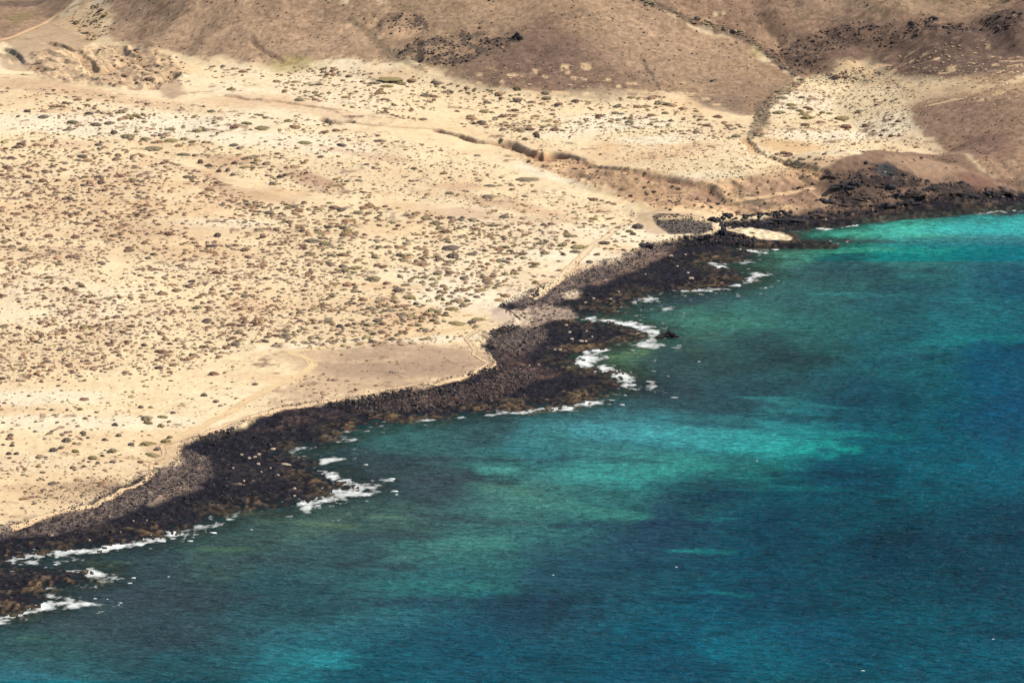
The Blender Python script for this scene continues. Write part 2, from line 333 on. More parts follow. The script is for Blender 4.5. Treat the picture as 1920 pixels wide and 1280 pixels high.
# gullies between the hills are dark and greenish
for pts, c, a in [([(660,30),(705,66),(760,108),(800,128),(790,136),(740,116),(690,72),(650,36)], (132,116,92), .6),
                  ([(1180,-5),(1290,44),(1395,72),(1425,100),(1490,146),(1500,140),(1440,98),(1400,64),(1300,36),(1200,-10)], (110,94,80), .7),
                  ([(1500,146),(1440,180),(1415,215),(1398,262),(1408,264),(1432,236),(1448,196),(1512,150)], (128,112,90), .6),
                  ([(1290,178),(1360,190),(1410,205),(1400,220),(1330,205)], (150,126,106), .6)]:
    lay_p(pts, c, a, 1.2, .5)
ell(545, 122, 44, 5, (182,164,100), .6, rag=.9); ell(1416, 96, 12, 4, (170,152,100), .5); ell(165, 76, 16, 3, (180,160,90), .7); ell(470,160,20,3,(180,165,110),.4)
ell(40, 35, 30, 10, (146,130,88), .6); ell(35, 8, 60, 5, (96,82,76), .6); ell(20, 108, 24, 8, (120,108,84), .7)
# sand lumps climbing the feet of the hills
foot = pmask([(860,150),(960,120),(1100,118),(1230,140),(1300,160),(1420,215),(1300,190),(1200,175),(1050,182),(900,165)], None, 4, .3)
foot2 = pmask([(1490,150),(1560,125),(1625,105),(1680,110),(1760,80),(1860,85),(1925,110),(1925,195),(1850,190),(1760,185),(1700,200),(1660,150),(1600,150)], None, 5, .3)
foot3 = pmask([(560,110),(700,100),(800,128),(900,158),(800,150),(600,126)], None, 4, .3)
lump = sstep(0.38, 0.62, fbm(X2, Y2, 5.0, 2, 61, gain=.35)) 
lay(np.maximum(foot * .8, foot2 * .75) * lump, (236,202,156)); lay(foot3 * lump * .6, (226,192,150))
ell(1760, 160, 120, 8, (214,182,140), .45, rag=.9); ell(1870, 160, 80, 12, (206,172,132), .5, rag=.9); ell(1590, 125, 40, 6, (236,204,158), .7, rag=.8)
# eroded banks
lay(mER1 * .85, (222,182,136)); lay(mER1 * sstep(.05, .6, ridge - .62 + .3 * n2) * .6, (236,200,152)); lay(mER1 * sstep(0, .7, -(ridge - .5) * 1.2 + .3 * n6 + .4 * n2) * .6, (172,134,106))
lay_p([(1080,300),(1160,322),(1280,345),(1360,352),(1340,385),(1240,388),(1180,372),(1110,345),(1060,322)], (184,148,116), .6, 3, .6)
lay_p([(1150,375),(1250,392),(1350,396),(1320,402),(1220,400)], (225,186,140), .5, 2, .4)
ell(1325, 375, 34, 9, (160,126,108), .6); ell(1450, 350, 80, 10, (176,142,116), .7); ell(1500, 372, 55, 14, (150,118,100), .7); ell(1415, 385, 30, 8, (96,84,78), .8, rag=.8)
ell(1380, 392, 50, 5, (200,164,128), .7); ell(1490, 325, 70, 8, (206,170,130), .6)
lay(mER2 * .7, (204,170,134)); lay(mER2 * sstep(0, .7, n6 + .5 * n2) * .55, (158,128,108)); ell(150, 100, 60, 5, (246,214,168), .8); ell(165,135,20,6,(248,216,168),.8); ell(270, 152, 16, 8, (246,214,170), .8, rot=.5)
lay_p([(60,30),(120,30),(190,60),(160,90),(60,105),(20,95),(0,70)], (176,146,118), .7, 3, .4)
lay_p([(95,40),(170,5),(200,10),(190,60),(180,80),(150,70)], (232,198,152), .75, 3, .5)
lay_p([(0,100),(60,100),(90,125),(60,135),(0,130)], (176,144,118), .6, 3, .4)
lay_p([(285,165),(322,142),(340,150),(345,175),(320,190)], (178,148,122), .7, 2, .4)
for gm, c, a in ((g1, (164,112,82), .8), (g2, (150,104,80), .7), (g3, (120,82,68), .8), (g5, (196,152,118), .7), (g7, (196,160,124), .5), (g4, (214,172,120), .6), (g2b, (164,124,98), .6), (g2c, (196,150,118), .6), (g10, (140,116,96), .5), (g11, (140,122,98), .5)):
    lay(gm * a, c)
# headland hill
HD = [(1526,335),(1556,309),(1618,288),(1700,284),(1768,290),(1832,312),(1860,330),(1925,340),(2400,322),(2400,370),(1920,372),(1800,392),(1700,398),(1600,410),(1480,415),(1400,408),(1470,400),(1540,388),(1560,372),(1545,350)]
mHD = lay_p(HD, (152,124,102), 1, 2, .35)
lay_p([(1640,300),(1700,293),(1780,305),(1820,325),(1760,335),(1690,325)], (176,146,118), .7, 3, .3)
CL = [(1535,345),(1570,325),(1620,305),(1680,312),(1720,335),(1790,345),(1850,350),(1925,358),(1925,372),(1800,390),(1700,397),(1600,408),(1500,412),(1520,395),(1560,380)]
mCL = lay_p(CL, (112,92,80), .85, 3, .4)
lay(mCL * sstep(-.15, .3, n6 + .5 * n12b + .4 * n2) * .88, (50,48,52)); lay(mCL * sstep(0.25, .8, -n6 + .4 * n2) * .6, (170,136,108))
ell(1660, 318, 16, 5, (70,80,84), .8); ell(1830, 340, 40, 10, (128,92,80), .7)
# black scoria slope beside the little beach
lay_p([(1218,402),(1260,400),(1300,401),(1335,412),(1335,432),(1310,440),(1255,440),(1232,425)], (84,78,78), .9, .8, .4)
lay_p([(1190,405),(1225,400),(1240,425),(1260,438),(1225,440),(1195,425)], (196,164,132), .6, 2, .4)
# shore: lava shelf, grey pebbles, pale beach
shelf = 1 - sstep(.30, .70, blur(bmask, 2.4) + .42 * ragn)
bw = blur(bmask, 7.0); lay(sstep(.45, .6, bw) * sstep(.98, .7, bw) * sstep(-.3, .5, n2 + .6 * n1 + .4 * n6) * .45 * (Y2 < 1640), (176,150,126))
LAVA, OLIVE, GREY = (42,41,49), (84,74,58), (138,124,116)
lay(shelf, LAVA)
lay(shelf * sstep(0.2, .9, n12b + .4 * n2) * .5, (64,58,58)); lay(shelf * sstep(.3, .9, n40b + .5 * n6) * .2, (88,76,68))
wet = shelf * sstep(1, 0, (dist + 4 * n20 - 4) / np.where(Y2 > 1640, 7, 13))
wet = wet * np.where(Y2 > 1640, .4, 1)
lay(wet * sstep(-0.25, .6, n6 + .5 * n1 + .4 * n2) * .75, OLIVE); lay(wet * sstep(.25, .8, n12b + .6 * n1 + .4 * n2) * .42, (150,122,86))
lay(shelf * sstep(3.0, 0.0, np.abs(dist)) * .5, (44,42,44))
PEB = [[(-60,990),(60,975),(150,955),(210,925),(270,893),(345,866),(352,880),(330,905),(300,930),(250,958),(160,985),(90,1000),(0,1012),(-60,1020)],
       [(340,835),(380,845),(395,880),(375,915),(330,935),(290,930),(330,895)],
       [(930,575),(1000,545),(1080,512),(1150,485),(1215,458),(1260,448),(1290,452),(1240,475),(1180,505),(1120,530),(1060,548),(1040,572),(990,575)],
       [(915,622),(960,612),(1010,612),(1030,625),(1010,650),(960,668),(930,660)]]
for pts, a in zip(PEB, (.85, .6, .9, .55)):
    mm = pmask(pts, None, 4, .45); lay(mm * a * .8, (146,128,116)); lay(mm * sstep(-.1, .7, n2 + .5 * n1) * a * .7, (92,82,84)); lay(mm * sstep(.2, .9, n3b) * a * .5, (214,186,154))
lay_p([(265,945),(310,918),(345,905),(352,912),(310,942),(270,958)], (176,152,132), .7, 3, .3)
lay_p([(915,575),(960,580),(1010,570),(1060,575),(1085,592),(1075,600),(1030,600),(1010,615),(960,608),(930,600)], (190,166,146), .85, 3, .3)
lay_p([(930,585),(975,580),(1005,590),(1000,608),(950,605),(925,598)], (232,208,178), .7, 3, .6)
lay_p([(1050,548),(1080,540),(1095,548),(1085,560),(1060,562),(1045,556)], (216,192,164), .85, 2.5, .3)
lay_p([(1120,540),(1200,500),(1250,478),(1300,458),(1260,462),(1200,482),(1150,515),(1100,535)], (160,132,114), .6, 3, .4)
for pts, a in (([(900,640),(1000,660),(960,680),(1020,700),(960,735),(860,752),(760,765),(700,768),(700,758),(820,738),(920,712),(950,690)], .65),
               ([(480,805),(560,780),(680,762),(760,758),(700,775),(600,790),(500,812),(420,830)], .5), ([(930,662),(1010,680),(1060,700),(1010,715),(960,700)], .6)):
    mm = pmask(pts, None, 4, .5); lay(mm * a * .7, (104,84,78)); lay(mm * sstep(.1, .8, n3b + .4 * n1) * a * .7, (150,120,104))
lay_p([(0,1010),(100,1005),(250,958),(330,915),(345,895),(300,935),(180,975),(60,1003)], (120,106,98), .4, 3, .5)
BEACH = [(1352,425),(1420,428),(1466,433),(1484,442),(1487,448),(1440,449),(1410,447),(1385,438),(1356,432)]
mB = pmask(BEACH, 0.8, 1.0, .12); lay(mB, (250,226,184))
ell(1285, 407, 60, 2, (240,208,165), .8); ell(1320, 411, 30, 2.5, (244,214,170), .8)
# the sea floor next to the shore
sea_m = sstep(0.0, -3.0, dist)
lay(sea_m * .7, (66,72,64))
# fine grain
COL *= (1 + 0.10 * n1b + 0.07 * n2 + 0.05 * n1)[..., None]
gh = np.maximum(hm, np.maximum(mER1, mER2)); COL *= (1 + gh * (0.20 * h1 + 0.26 * h2 + 0.10 * hs))[..., None]
COL *= (1 + shelf * (0.35 * n1 + 0.25 * n1b))[..., None]
COL *= (1 - .08 * shelf)[..., None]; COL = np.clip(COL, 0.005, 0.9)
# roughness of stony ground is real relief too
H += (0.07 * gh * h1 + shelf * np.clip(1 + dist / 8, 0, 1) * (0.16 * n1 + 0.12 * n1b)).astype(np.float32) * (1 - mB)
H = np.where(mB > .5, np.maximum(0.02 + 0.05 * dist, H * (1 - mB)), H).astype(np.float32)
print('colours', time.time() - T0)

# ------------------------------------------------------------------ materials
def mat_ground(name, scale=0.6, var=0.25, bump=0.3, rough=0.95, spec=0.15):
    m = bpy.data.materials.new(name); m.use_nodes = True; n = m.node_tree.nodes; l = m.node_tree.links
    b = n['Principled BSDF']; b.inputs['Roughness'].default_value = rough; b.inputs['Specular IOR Level'].default_value = spec
    at = n.new('ShaderNodeAttribute'); at.attribute_name = 'col'
    tc = n.new('ShaderNodeTexCoord')
    nz = n.new('ShaderNodeTexNoise'); nz.inputs['Scale'].default_value = scale; nz.inputs['Detail'].default_value = 6; nz.inputs['Roughness'].default_value = .7
    mr = n.new('ShaderNodeMapRange'); mr.inputs[1].default_value = .3; mr.inputs[2].default_value = .7
    mr.inputs[3].default_value = 1 - var; mr.inputs[4].default_value = 1 + var
    mx = n.new('ShaderNodeVectorMath'); mx.operation = 'SCALE'
    l.new(tc.outputs['Object'], nz.inputs['Vector']); l.new(nz.outputs[0], mr.inputs[0])
    l.new(at.outputs['Color'], mx.inputs[0]); l.new(mr.outputs[0], mx.inputs['Scale']); l.new(mx.outputs[0], b.inputs['Base Color'])
    bp = n.new('ShaderNodeBump'); bp.inputs['Strength'].default_value = bump; bp.inputs['Distance'].default_value = .5
    l.new(nz.outputs[0], bp.inputs['Height']); l.new(bp.outputs[0], b.inputs['Normal'])
    return m
M_sand = mat_ground('sand', .5, .06, .15); M_hill = mat_ground('stony_slope', 1.3, .25, .25, .95, .08); M_lava = mat_ground('lava_rock', .9, .30, .8, .95, .06)
M_veg = mat_ground('shrub_foliage', 3.0, .25, .6); M_rock = mat_ground('boulder_rock', 2.0, .25, .8, .85, .3); M_path = mat_ground('trodden_sand', .8, .08, .2)

def make_mesh(name, V, F, col=None, mat=None, smooth=True):
    """V (n,3), F (m,3|4) or flat list"""
    me = bpy.data.meshes.new(name); V = np.ascontiguousarray(V, np.float32); F = np.ascontiguousarray(F, np.int32)
    k = F.shape[1]; me.vertices.add(len(V)); me.vertices.foreach_set('co', V.ravel())
    me.loops.add(F.size); me.loops.foreach_set('vertex_index', F.ravel())
    me.polygons.add(len(F)); me.polygons.foreach_set('loop_start', np.arange(0, F.size, k, dtype=np.int32))
    me.polygons.foreach_set('use_smooth', np.full(len(F), smooth))
    me.update(calc_edges=True)
    if col is not None:
        a = me.color_attributes.new('col', 'FLOAT_COLOR', 'POINT'); c4 = np.ones((len(V), 4), np.float32); c4[:, :3] = col
        a.data.foreach_set('color', c4.ravel())
    if mat: me.materials.append(mat)
    return me
def link(name, me, label=None, cat=None, group=None, kind=None, loc=None, rot=None, scale=None):
    o = bpy.data.objects.new(name, me); C.objects.link(o)
    if loc is not None: o.location = loc
    if rot is not None: o.rotation_euler = rot
    if scale is not None: o.scale = scale
    if label: o['label'] = label
    if cat: o['category'] = cat
    if group: o['group'] = group
    if kind: o['kind'] = kind
    return o
# ------------------------------------------------------------------ the land, split into its pieces
P3 = np.stack([X2, Y2, H], -1).reshape(-1, 3)
idx = np.arange(NY * NS).reshape(NY, NS)
quads = np.stack([idx[:-1, :-1], idx[:-1, 1:], idx[1:, 1:], idx[1:, :-1]], -1).reshape(-1, 4)
def cellmean(a): return (a[:-1, :-1] + a[1:, 1:]).ravel() / 2
zc = np.maximum.reduce([H[:-1, :-1], H[:-1, 1:], H[1:, 1:], H[1:, :-1]]).ravel()
reg = np.zeros(len(quads), np.int8)
reg[cellmean(mHA) > .5] = 1; reg[cellmean(mHB) > .5] = 2; reg[cellmean(mHC) > .5] = 3; reg[cellmean(mHE) > .5] = 4; reg[cellmean(mHL) > .5] = 9
reg[(cellmean(back_m) > .5) & (reg == 0)] = 8
reg[cellmean(mER1) > .5] = 6
reg[cellmean(mHD) > .5] = 5
reg[(cellmean(shelf) > .5) & (reg != 5)] = 7
reg[cellmean(mB) > .5] = 10
reg[(zc < -0.02)] = 11
reg[zc < -2.6] = -1
names = {0: ('sandy_plain', 'pale sandy plain dotted with low shrubs', M_sand), 1: ('left_hill', 'brown stony hill at the upper left', M_hill),
 2: ('middle_hill', 'broad brown hill with dark lava outcrops, top middle', M_hill), 3: ('right_hill', 'dark brown hillside filling the upper right', M_hill),
 4: ('small_hill', 'reddish brown spur at the right edge above the headland', M_hill), 5: ('headland', 'rounded brown headland with dark cliff above the sea', M_hill),
 6: ('eroded_bank', 'orange tan eroded bank running down to the headland', M_sand), 7: ('lava_shore', 'black lava shelf along the water', M_lava),
 8: ('far_slope', 'brown ground behind the hills', M_hill), 9: ('corner_slope', 'brown slope at the upper left corner', M_hill),
 10: ('beach', 'small pale sand beach between dark rocks', M_sand), 11: ('seabed', 'sea floor just off the shore', M_lava)}
colf = COL.reshape(-1, 3)
# smooth normals shared across the pieces, so no seam shows
gy = np.gradient(H, Y_arr, axis=0); gsx = np.gradient(H, s_arr, axis=1) / Y2
# H(s,Y): dH/dx at fixed Y = H_s / Y ; dH/dY at fixed x = H_Y - (x/Y) * H_s / Y
NRM = np.stack([-gsx, -(gy - S2 * gsx), np.ones_like(H)], -1); NRM /= np.linalg.norm(NRM, axis=-1, keepdims=True); NRM = NRM.reshape(-1, 3).astype(np.float32)
for r, (nm, lb, mt) in names.items():
    q = quads[reg == r]
    if not len(q): continue
    used, inv = np.unique(q.ravel(), return_inverse=True)
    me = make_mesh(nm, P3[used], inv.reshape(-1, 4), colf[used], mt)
    me.normals_split_custom_set_from_vertices(NRM[used])
    link(nm, me, lb, kind='structure')
print('land', time.time() - T0, len(quads), (reg >= 0).sum())

# ------------------------------------------------------------------ the sea
ws = np.concatenate([[-1.0, -.8, -.5, -.25], np.linspace(-.155, .155, 620), [.25, .5, .8, 1.0]])
wy = np.concatenate([[60, 300, 700, 950], np.arange(1070, 1850, 1.6), [1900, 2100, 2600, 4000, 5000]])
WS, WY = np.meshgrid(ws.astype(np.float32), wy.astype(np.float32)); WX = WS * WY
WU, WV = proj(WX, WY, 0.0); WU = WU.astype(np.float32); WV = WV.astype(np.float32)
q1 = fbm(WU, WV * 4.2, 420, 4, 71); q2 = fbm(WU, WV * 4.2, 150, 4, 72); q3 = fbm(WU, WV * 3.2, 50, 3, 73); q4 = fbm(WU, WV * 4.2, 240, 3, 79); q5 = fbm(WU, WV * 2.6, 22, 3, 78)
U = WU + 45 * q2 + 25 * q3; V = WV + 10 * q4 + 6 * q3 + 0.02 * (WU - 960)
CTRL = [(1900,425,(38,165,158)),(1700,432,(72,172,152)),(1570,440,(82,145,122)),(1900,484,(25,120,128)),(1700,492,(42,124,120)),(1520,472,(84,150,125)),(1440,497,(82,112,92)),(2100,430,(28,150,160)),
 (1600,512,(50,92,95)),(1920,540,(22,92,112)),(1300,562,(62,80,88)),(1500,580,(48,105,105)),(1700,580,(34,96,106)),(1300,600,(66,128,110)),(1440,608,(60,125,112)),(1520,622,(45,108,105)),
 (1800,622,(30,108,115)),(1700,680,(34,95,106)),(1460,660,(44,76,80)),(1900,700,(20,80,108)),(1270,680,(58,84,84)),(1170,662,(92,122,92)),(1160,672,(95,125,88)),(1400,750,(42,80,95)),(1250,740,(52,74,86)),
 (1600,762,(30,76,100)),(1900,800,(12,80,118)),(900,802,(48,100,100)),(760,812,(48,118,108)),(1000,832,(32,136,136)),(1230,815,(28,145,150)),(1420,840,(28,150,156)),(1500,812,(28,135,148)),
 (1620,830,(26,95,122)),(930,880,(50,128,118)),(1010,925,(62,130,118)),(1180,885,(50,150,145)),(1110,950,(48,116,112)),(700,880,(58,80,80)),(820,905,(60,84,86)),(620,975,(72,108,90)),
 (730,975,(66,108,96)),(850,1032,(52,124,114)),(660,1030,(50,94,94)),(420,1030,(62,96,86)),(300,1062,(58,84,84)),(250,1105,(60,80,84)),(520,1100,(36,90,94)),(850,1090,(40,112,112)),
 (300,1180,(50,78,84)),(100,1192,(44,94,90)),(100,1240,(32,108,110)),(40,1278,(20,122,128)),(560,1240,(26,120,124)),(320,1240,(26,90,95)),(1000,1150,(36,72,86)),(900,1205,(26,86,100)),
 (1110,1075,(36,80,94)),(1300,955,(38,80,95)),(1250,1005,(38,72,92)),(1460,1000,(30,70,95)),(1400,885,(42,110,116)),(1600,905,(22,72,102)),(1700,1050,(18,62,90)),(1900,1000,(16,66,96)),
 (1900,1100,(12,68,98)),(1600,1200,(10,78,108)),(1900,1260,(12,82,116)),(1300,1260,(16,78,98)),(1750,870,(13,86,118)),(1920,900,(11,90,126)),(1380,1240,(12,95,116)),(700,1255,(18,88,98)),
 (1500,1120,(22,72,96)),(150,1150,(60,84,84)),(-100,1260,(40,110,108)),(560,900,(52,84,80)),(1350,500,(78,88,84)),(1900,398,(52,92,96))]
num = np.zeros(WU.shape + (3,), np.float32); den = np.zeros(WU.shape, np.float32)
for (a, b, c) in CTRL:
    d2 = ((U - a) / 1.0) ** 2 + ((V - b) * 2.0) ** 2 + 900
    ww = 1 / (d2 * d2); den += ww; num += ww[..., None] * lin(c).astype(np.float32)
SEA = num / den[..., None]
def patch(u, v, ru, rv, c, a=.8, rot=0., warp=.85, edge=.36):
    uu = WU + warp * (28 * q2 + 16 * q3) - u; vv = WV + warp * (5 * q4 + 4 * q3) - v; vv = vv - math.tan(rot) * uu
    r = np.sqrt((uu / (ru * .9)) ** 2 + (vv / (rv * .85)) ** 2) + .32 * q3 + .22 * q5
    m = (1 - sstep(1 - edge, 1 + edge, r)) * a * .95
    SEA[:] += m[..., None] * (lin(c).astype(np.float32) - SEA)
TQ, TQ2, NAVY, REEF, GRN = (30,176,178), (56,176,162), (24,62,88), (46,64,76), (84,148,118)
for p in [(1250,812,190,22,TQ,.85,.04),(1400,832,200,22,TQ,.8,.05),(1180,880,170,26,TQ2,.6,-.1),(1560,815,110,9,(24,140,150),.7,.05),(1500,755,110,4,(28,130,138),.8,.12),(1440,745,60,5,(30,135,140),.7),
 (1330,795,80,7,(36,90,112),.6,.08),(1400,800,60,3,(40,90,112),.6,.1),(930,881,50,9,(66,168,150),.9),(940,915,90,9,GRN,.6,.12),(1010,935,110,14,(74,150,130),.6,.15),(1120,962,120,12,(66,148,130),.55,.1),(1160,975,60,7,(60,145,128),.5),
 (860,1022,170,14,(64,146,128),.7,-.03),(770,1042,70,8,(78,152,132),.5,-.2),(900,1010,80,6,(72,150,130),.5),(640,1075,120,14,(46,112,108),.5),(780,1098,160,14,(44,126,118),.6,.02),(880,1095,60,6,(56,136,122),.5),
 (610,982,55,5,(104,140,96),.8,.1),(730,972,50,5,(96,140,104),.8,.05),(415,1030,60,6,(84,128,86),.85,-.03),(480,962,40,4,(150,148,104),.7),(500,975,50,4,(96,125,92),.5),(200,1057,60,7,(84,108,80),.7),
 (600,1235,80,20,(22,150,150),.8),(540,1225,60,14,(24,140,142),.5),(60,1268,130,12,(22,130,135),.7,.1),(90,1195,70,10,(48,108,96),.5),(60,1193,25,5,(70,128,98),.5),
 (660,1155,90,6,(44,112,112),.5),(560,1180,140,8,(38,98,104),.4),(740,1160,60,5,(50,115,118),.4),
 (1175,668,42,9,(122,150,98),.8,-.3),(1120,672,38,5,(120,142,96),.6),(1330,602,90,8,(78,146,120),.7,.04),(1400,612,120,8,(60,136,118),.5,.05),(1330,632,50,6,(84,110,88),.6),(1290,655,40,5,(80,110,84),.4),
 (1600,552,140,4,(34,132,130),.5,.03),(1560,553,50,3,(34,140,138),.6),(1800,640,140,8,(26,130,130),.5,-.05),(1850,630,110,5,(28,126,128),.4),(1700,660,90,6,(34,120,120),.4,-.08),(1400,600,60,5,(70,140,120),.3),
 (1500,675,120,14,REEF,.55,.02),(1400,690,110,10,(52,66,72),.5),(1700,670,80,5,(32,72,96),.5,-.1),(1640,508,170,9,(44,72,86),.6),(1560,520,110,8,(48,72,82),.5),(1850,500,100,6,(24,92,112),.4),(1750,540,120,7,(36,80,98),.4),
 (1800,455,170,10,(24,122,130),.7),(1920,458,90,4,(24,110,124),.6),(1700,472,120,8,(66,160,142),.5,-.04),(1540,472,150,7,(108,182,148),.75,-.02),(1480,472,60,4,(130,190,150),.6),(1640,462,90,6,(60,150,138),.5,-.1),
 (1680,430,150,14,(82,184,162),.8),(1600,437,90,8,(104,176,148),.7),(1850,430,130,14,(36,170,166),.6),(1540,448,60,4,(100,120,110),.5),(1545,450,60,3,(90,110,106),.5),(1620,452,60,4,(70,94,94),.75),(1680,455,50,2,(44,96,98),.7),(1580,455,110,4,(66,94,92),.6),
 (1800,402,150,7,(44,78,84),.9,-.06),(1650,414,70,4,(52,110,100),.7,-.08),(1590,428,60,3,(70,130,112),.5),(1920,395,80,8,(40,72,84),.8),(2050,395,100,9,(40,72,84),.8),
 (1430,500,50,10,(84,116,90),.6),(1400,512,30,4,(90,112,92),.4),(1330,560,140,10,(62,76,84),.6),(1240,575,60,5,(72,92,86),.5),(1150,600,60,4,(86,130,100),.7),(1220,604,60,4,(80,124,98),.6),
 (1420,775,180,8,(38,72,90),.5,.06),(1600,785,160,10,(30,72,98),.5),(1250,760,120,8,(46,78,92),.4),(1100,860,110,6,(38,84,98),.5,.05),(900,860,180,5,(50,72,82),.6,.02),(760,862,80,4,(56,70,78),.5),
 (700,900,100,8,(64,76,80),.6),(850,902,130,7,(62,78,84),.6,.03),(900,895,60,4,(50,70,80),.5),(1350,910,140,9,(34,72,94),.5),(1200,985,180,10,(36,64,88),.6),(1420,930,150,9,(30,66,94),.6),(900,975,130,8,(56,78,86),.5,.08),
 (730,1005,120,7,(60,82,86),.5),(1000,1040,100,8,(46,90,98),.4),(700,1060,100,6,(50,72,82),.4),(500,1050,120,8,(56,82,88),.5),(330,1120,180,16,(58,74,82),.6),(900,1130,220,14,(34,66,84),.6),(750,1125,140,10,(42,68,82),.5),
 (1250,1060,170,12,(28,64,88),.5),(1350,1120,160,8,(26,62,88),.5),(1750,1010,190,16,(22,54,82),.55),(1550,890,160,8,(26,60,88),.6),(1850,1180,160,14,(12,66,96),.5),(1480,905,60,5,(26,60,88),.4),
 (1530,915,60,5,(26,110,124),.5),(1680,930,90,6,(18,98,118),.5,.1),(1820,880,90,14,(10,96,130),.5),(1330,1030,60,5,(34,128,128),.6),(1290,1030,30,4,(44,140,136),.6),(1360,975,60,5,(40,120,120),.4),(1370,1112,60,5,(28,118,124),.5,.05),
 (1420,1240,120,16,(10,98,122),.5),(1640,1170,160,12,(12,90,120),.4),(1800,1230,150,14,(10,88,120),.4),(1200,1235,90,10,(16,86,106),.4),(1100,1190,120,6,(40,80,94),.3)]:
    patch(*p[:6], rot=(p[6] if len(p) > 6 else 0))
# patchy bottom everywhere: lighter over sand, darker over weed
rk_ = (1 - .42 * sstep(900, 1500, WU))[..., None] * np.array([.82, 0, 0], np.float32) + np.array([0, .97, .97], np.float32); SEA *= rk_; wl = (1 - sstep(700, 1300, WU) * .8)[..., None]; SEA *= 1 + wl * (np.array([.95, .90, 1.04], np.float32) - 1)
tone = 1 + 0.12 * q2 + 0.08 * q1 + 0.16 * q3 + .10 * q5
SEA *= np.stack([tone ** 1.0, tone ** 1.1, tone ** 1.0], -1)
depth_ = np.interp(0, [0], [0])
# water depth at each vertex, from the shore distance of the land grid
ci = np.interp(WS.ravel(), s_arr, si); ri = np.interp(WY.ravel(), Y_arr, yi_)
c0 = np.clip(ci.astype(int), 0, NS - 2); r0 = np.clip(ri.astype(int), 0, NY - 2)
dW = dist[r0, c0].reshape(WS.shape); hW = H[r0, c0].reshape(WS.shape)
clear = sstep(-1.1, -0.05, hW + .0) * sstep(-26, -6, dW + 8 * q3) + 0 * hW
SEAr = lin((70,92,92)).astype(np.float32)
WK = np.array([1.42, 1.42, 1.36], np.float32)       # calibration of body colour against what sky reflection adds
edge_ = (sstep(-170, -10, dW) * (1 - sstep(1480, 1560, WU) * (WV < 490)))[..., None] * .38
SEA = SEA * (1 - edge_) + edge_ * (lin((66,84,82)).astype(np.float32) * .5 + .5 * SEA.mean(-1, keepdims=True))
deep = (sstep(1150, 1800, WU) * sstep(600, 900, WV))[..., None]; SEA *= 1 + deep * (np.array([.40, 1.04, .74], np.float32) - 1); cove = (sstep(1500, 1700, WU) * sstep(470, 445, WV))[..., None]; SEA = SEA * (1 + cove * .16) + cove * np.array([.045, .02, .01], np.float32)
REFL = np.array([0.006, 0.006, 0.008], np.float32)
body = np.clip((SEA - REFL) / WK, 0.0008, .8)
wcol = np.concatenate([body, clear[..., None]], -1).reshape(-1, 4).astype(np.float32)
wi = np.arange(WS.size).reshape(WS.shape)
wq = np.stack([wi[:-1, :-1], wi[:-1, 1:], wi[1:, 1:], wi[1:, :-1]], -1).reshape(-1, 4)
# leave out water far under the land
hq = np.minimum.reduce([hW[:-1, :-1], hW[1:, :-1], hW[:-1, 1:], hW[1:, 1:]]).ravel(); dq = dW[:-1, :-1].ravel()
wq = wq[~((hq > 1.0) & (dq > 25))]
usedw, invw = np.unique(wq.ravel(), return_inverse=True)
sea_me = make_mesh('sea', np.stack([WX, WY, np.zeros_like(WX)], -1).reshape(-1, 3)[usedw], invw.reshape(-1, 4), None, None)
a_ = sea_me.color_attributes.new('col', 'FLOAT_COLOR', 'POINT'); a_.data.foreach_set('color', wcol[usedw].ravel())
M_sea = bpy.data.materials.new('sea_water'); M_sea.use_nodes = True
n = M_sea.node_tree.nodes; l = M_sea.node_tree.links; b = n['Principled BSDF']; outn = n['Material Output']
at = n.new('ShaderNodeAttribute'); at.attribute_name = 'col'
tc = n.new('ShaderNodeTexCoord')
def wnoise(sx, sy, rot, detail, dist_=0.0):
    mp = n.new('ShaderNodeMapping'); mp.inputs['Scale'].default_value = (sx, sy, 1); mp.inputs['Rotation'].default_value = (0, 0, rot)
    nz = n.new('ShaderNodeTexNoise'); nz.inputs['Scale'].default_value = 1; nz.inputs['Detail'].default_value = detail; nz.inputs['Roughness'].default_value = .62
    nz.inputs['Distortion'].default_value = dist_
    l.new(tc.outputs['Object'], mp.inputs['Vector']); l.new(mp.outputs[0], nz.inputs['Vector']); return nz.outputs[0]
w1 = wnoise(.17, .38, .20, 4, .4); w2 = wnoise(.45, .85, .10, 3, .3); w3 = wnoise(.025, .06, .35, 3, .2)
def mth(op, a, b_):
    m = n.new('ShaderNodeMath'); m.operation = op
    for i, v_ in enumerate((a, b_)):
        if isinstance(v_, (int, float)): m.inputs[i].default_value = v_
        else: l.new(v_, m.inputs[i])
    return m.outputs[0]
hgt = mth('ADD', mth('MULTIPLY', w1, 2.2), mth('ADD', mth('MULTIPLY', w2, .8), mth('MULTIPLY', w3, 3.0)))
bp = n.new('ShaderNodeBump'); bp.inputs['Strength'].default_value = 1.0; bp.inputs['Distance'].default_value = 1.0
l.new(hgt, bp.inputs['Height'])
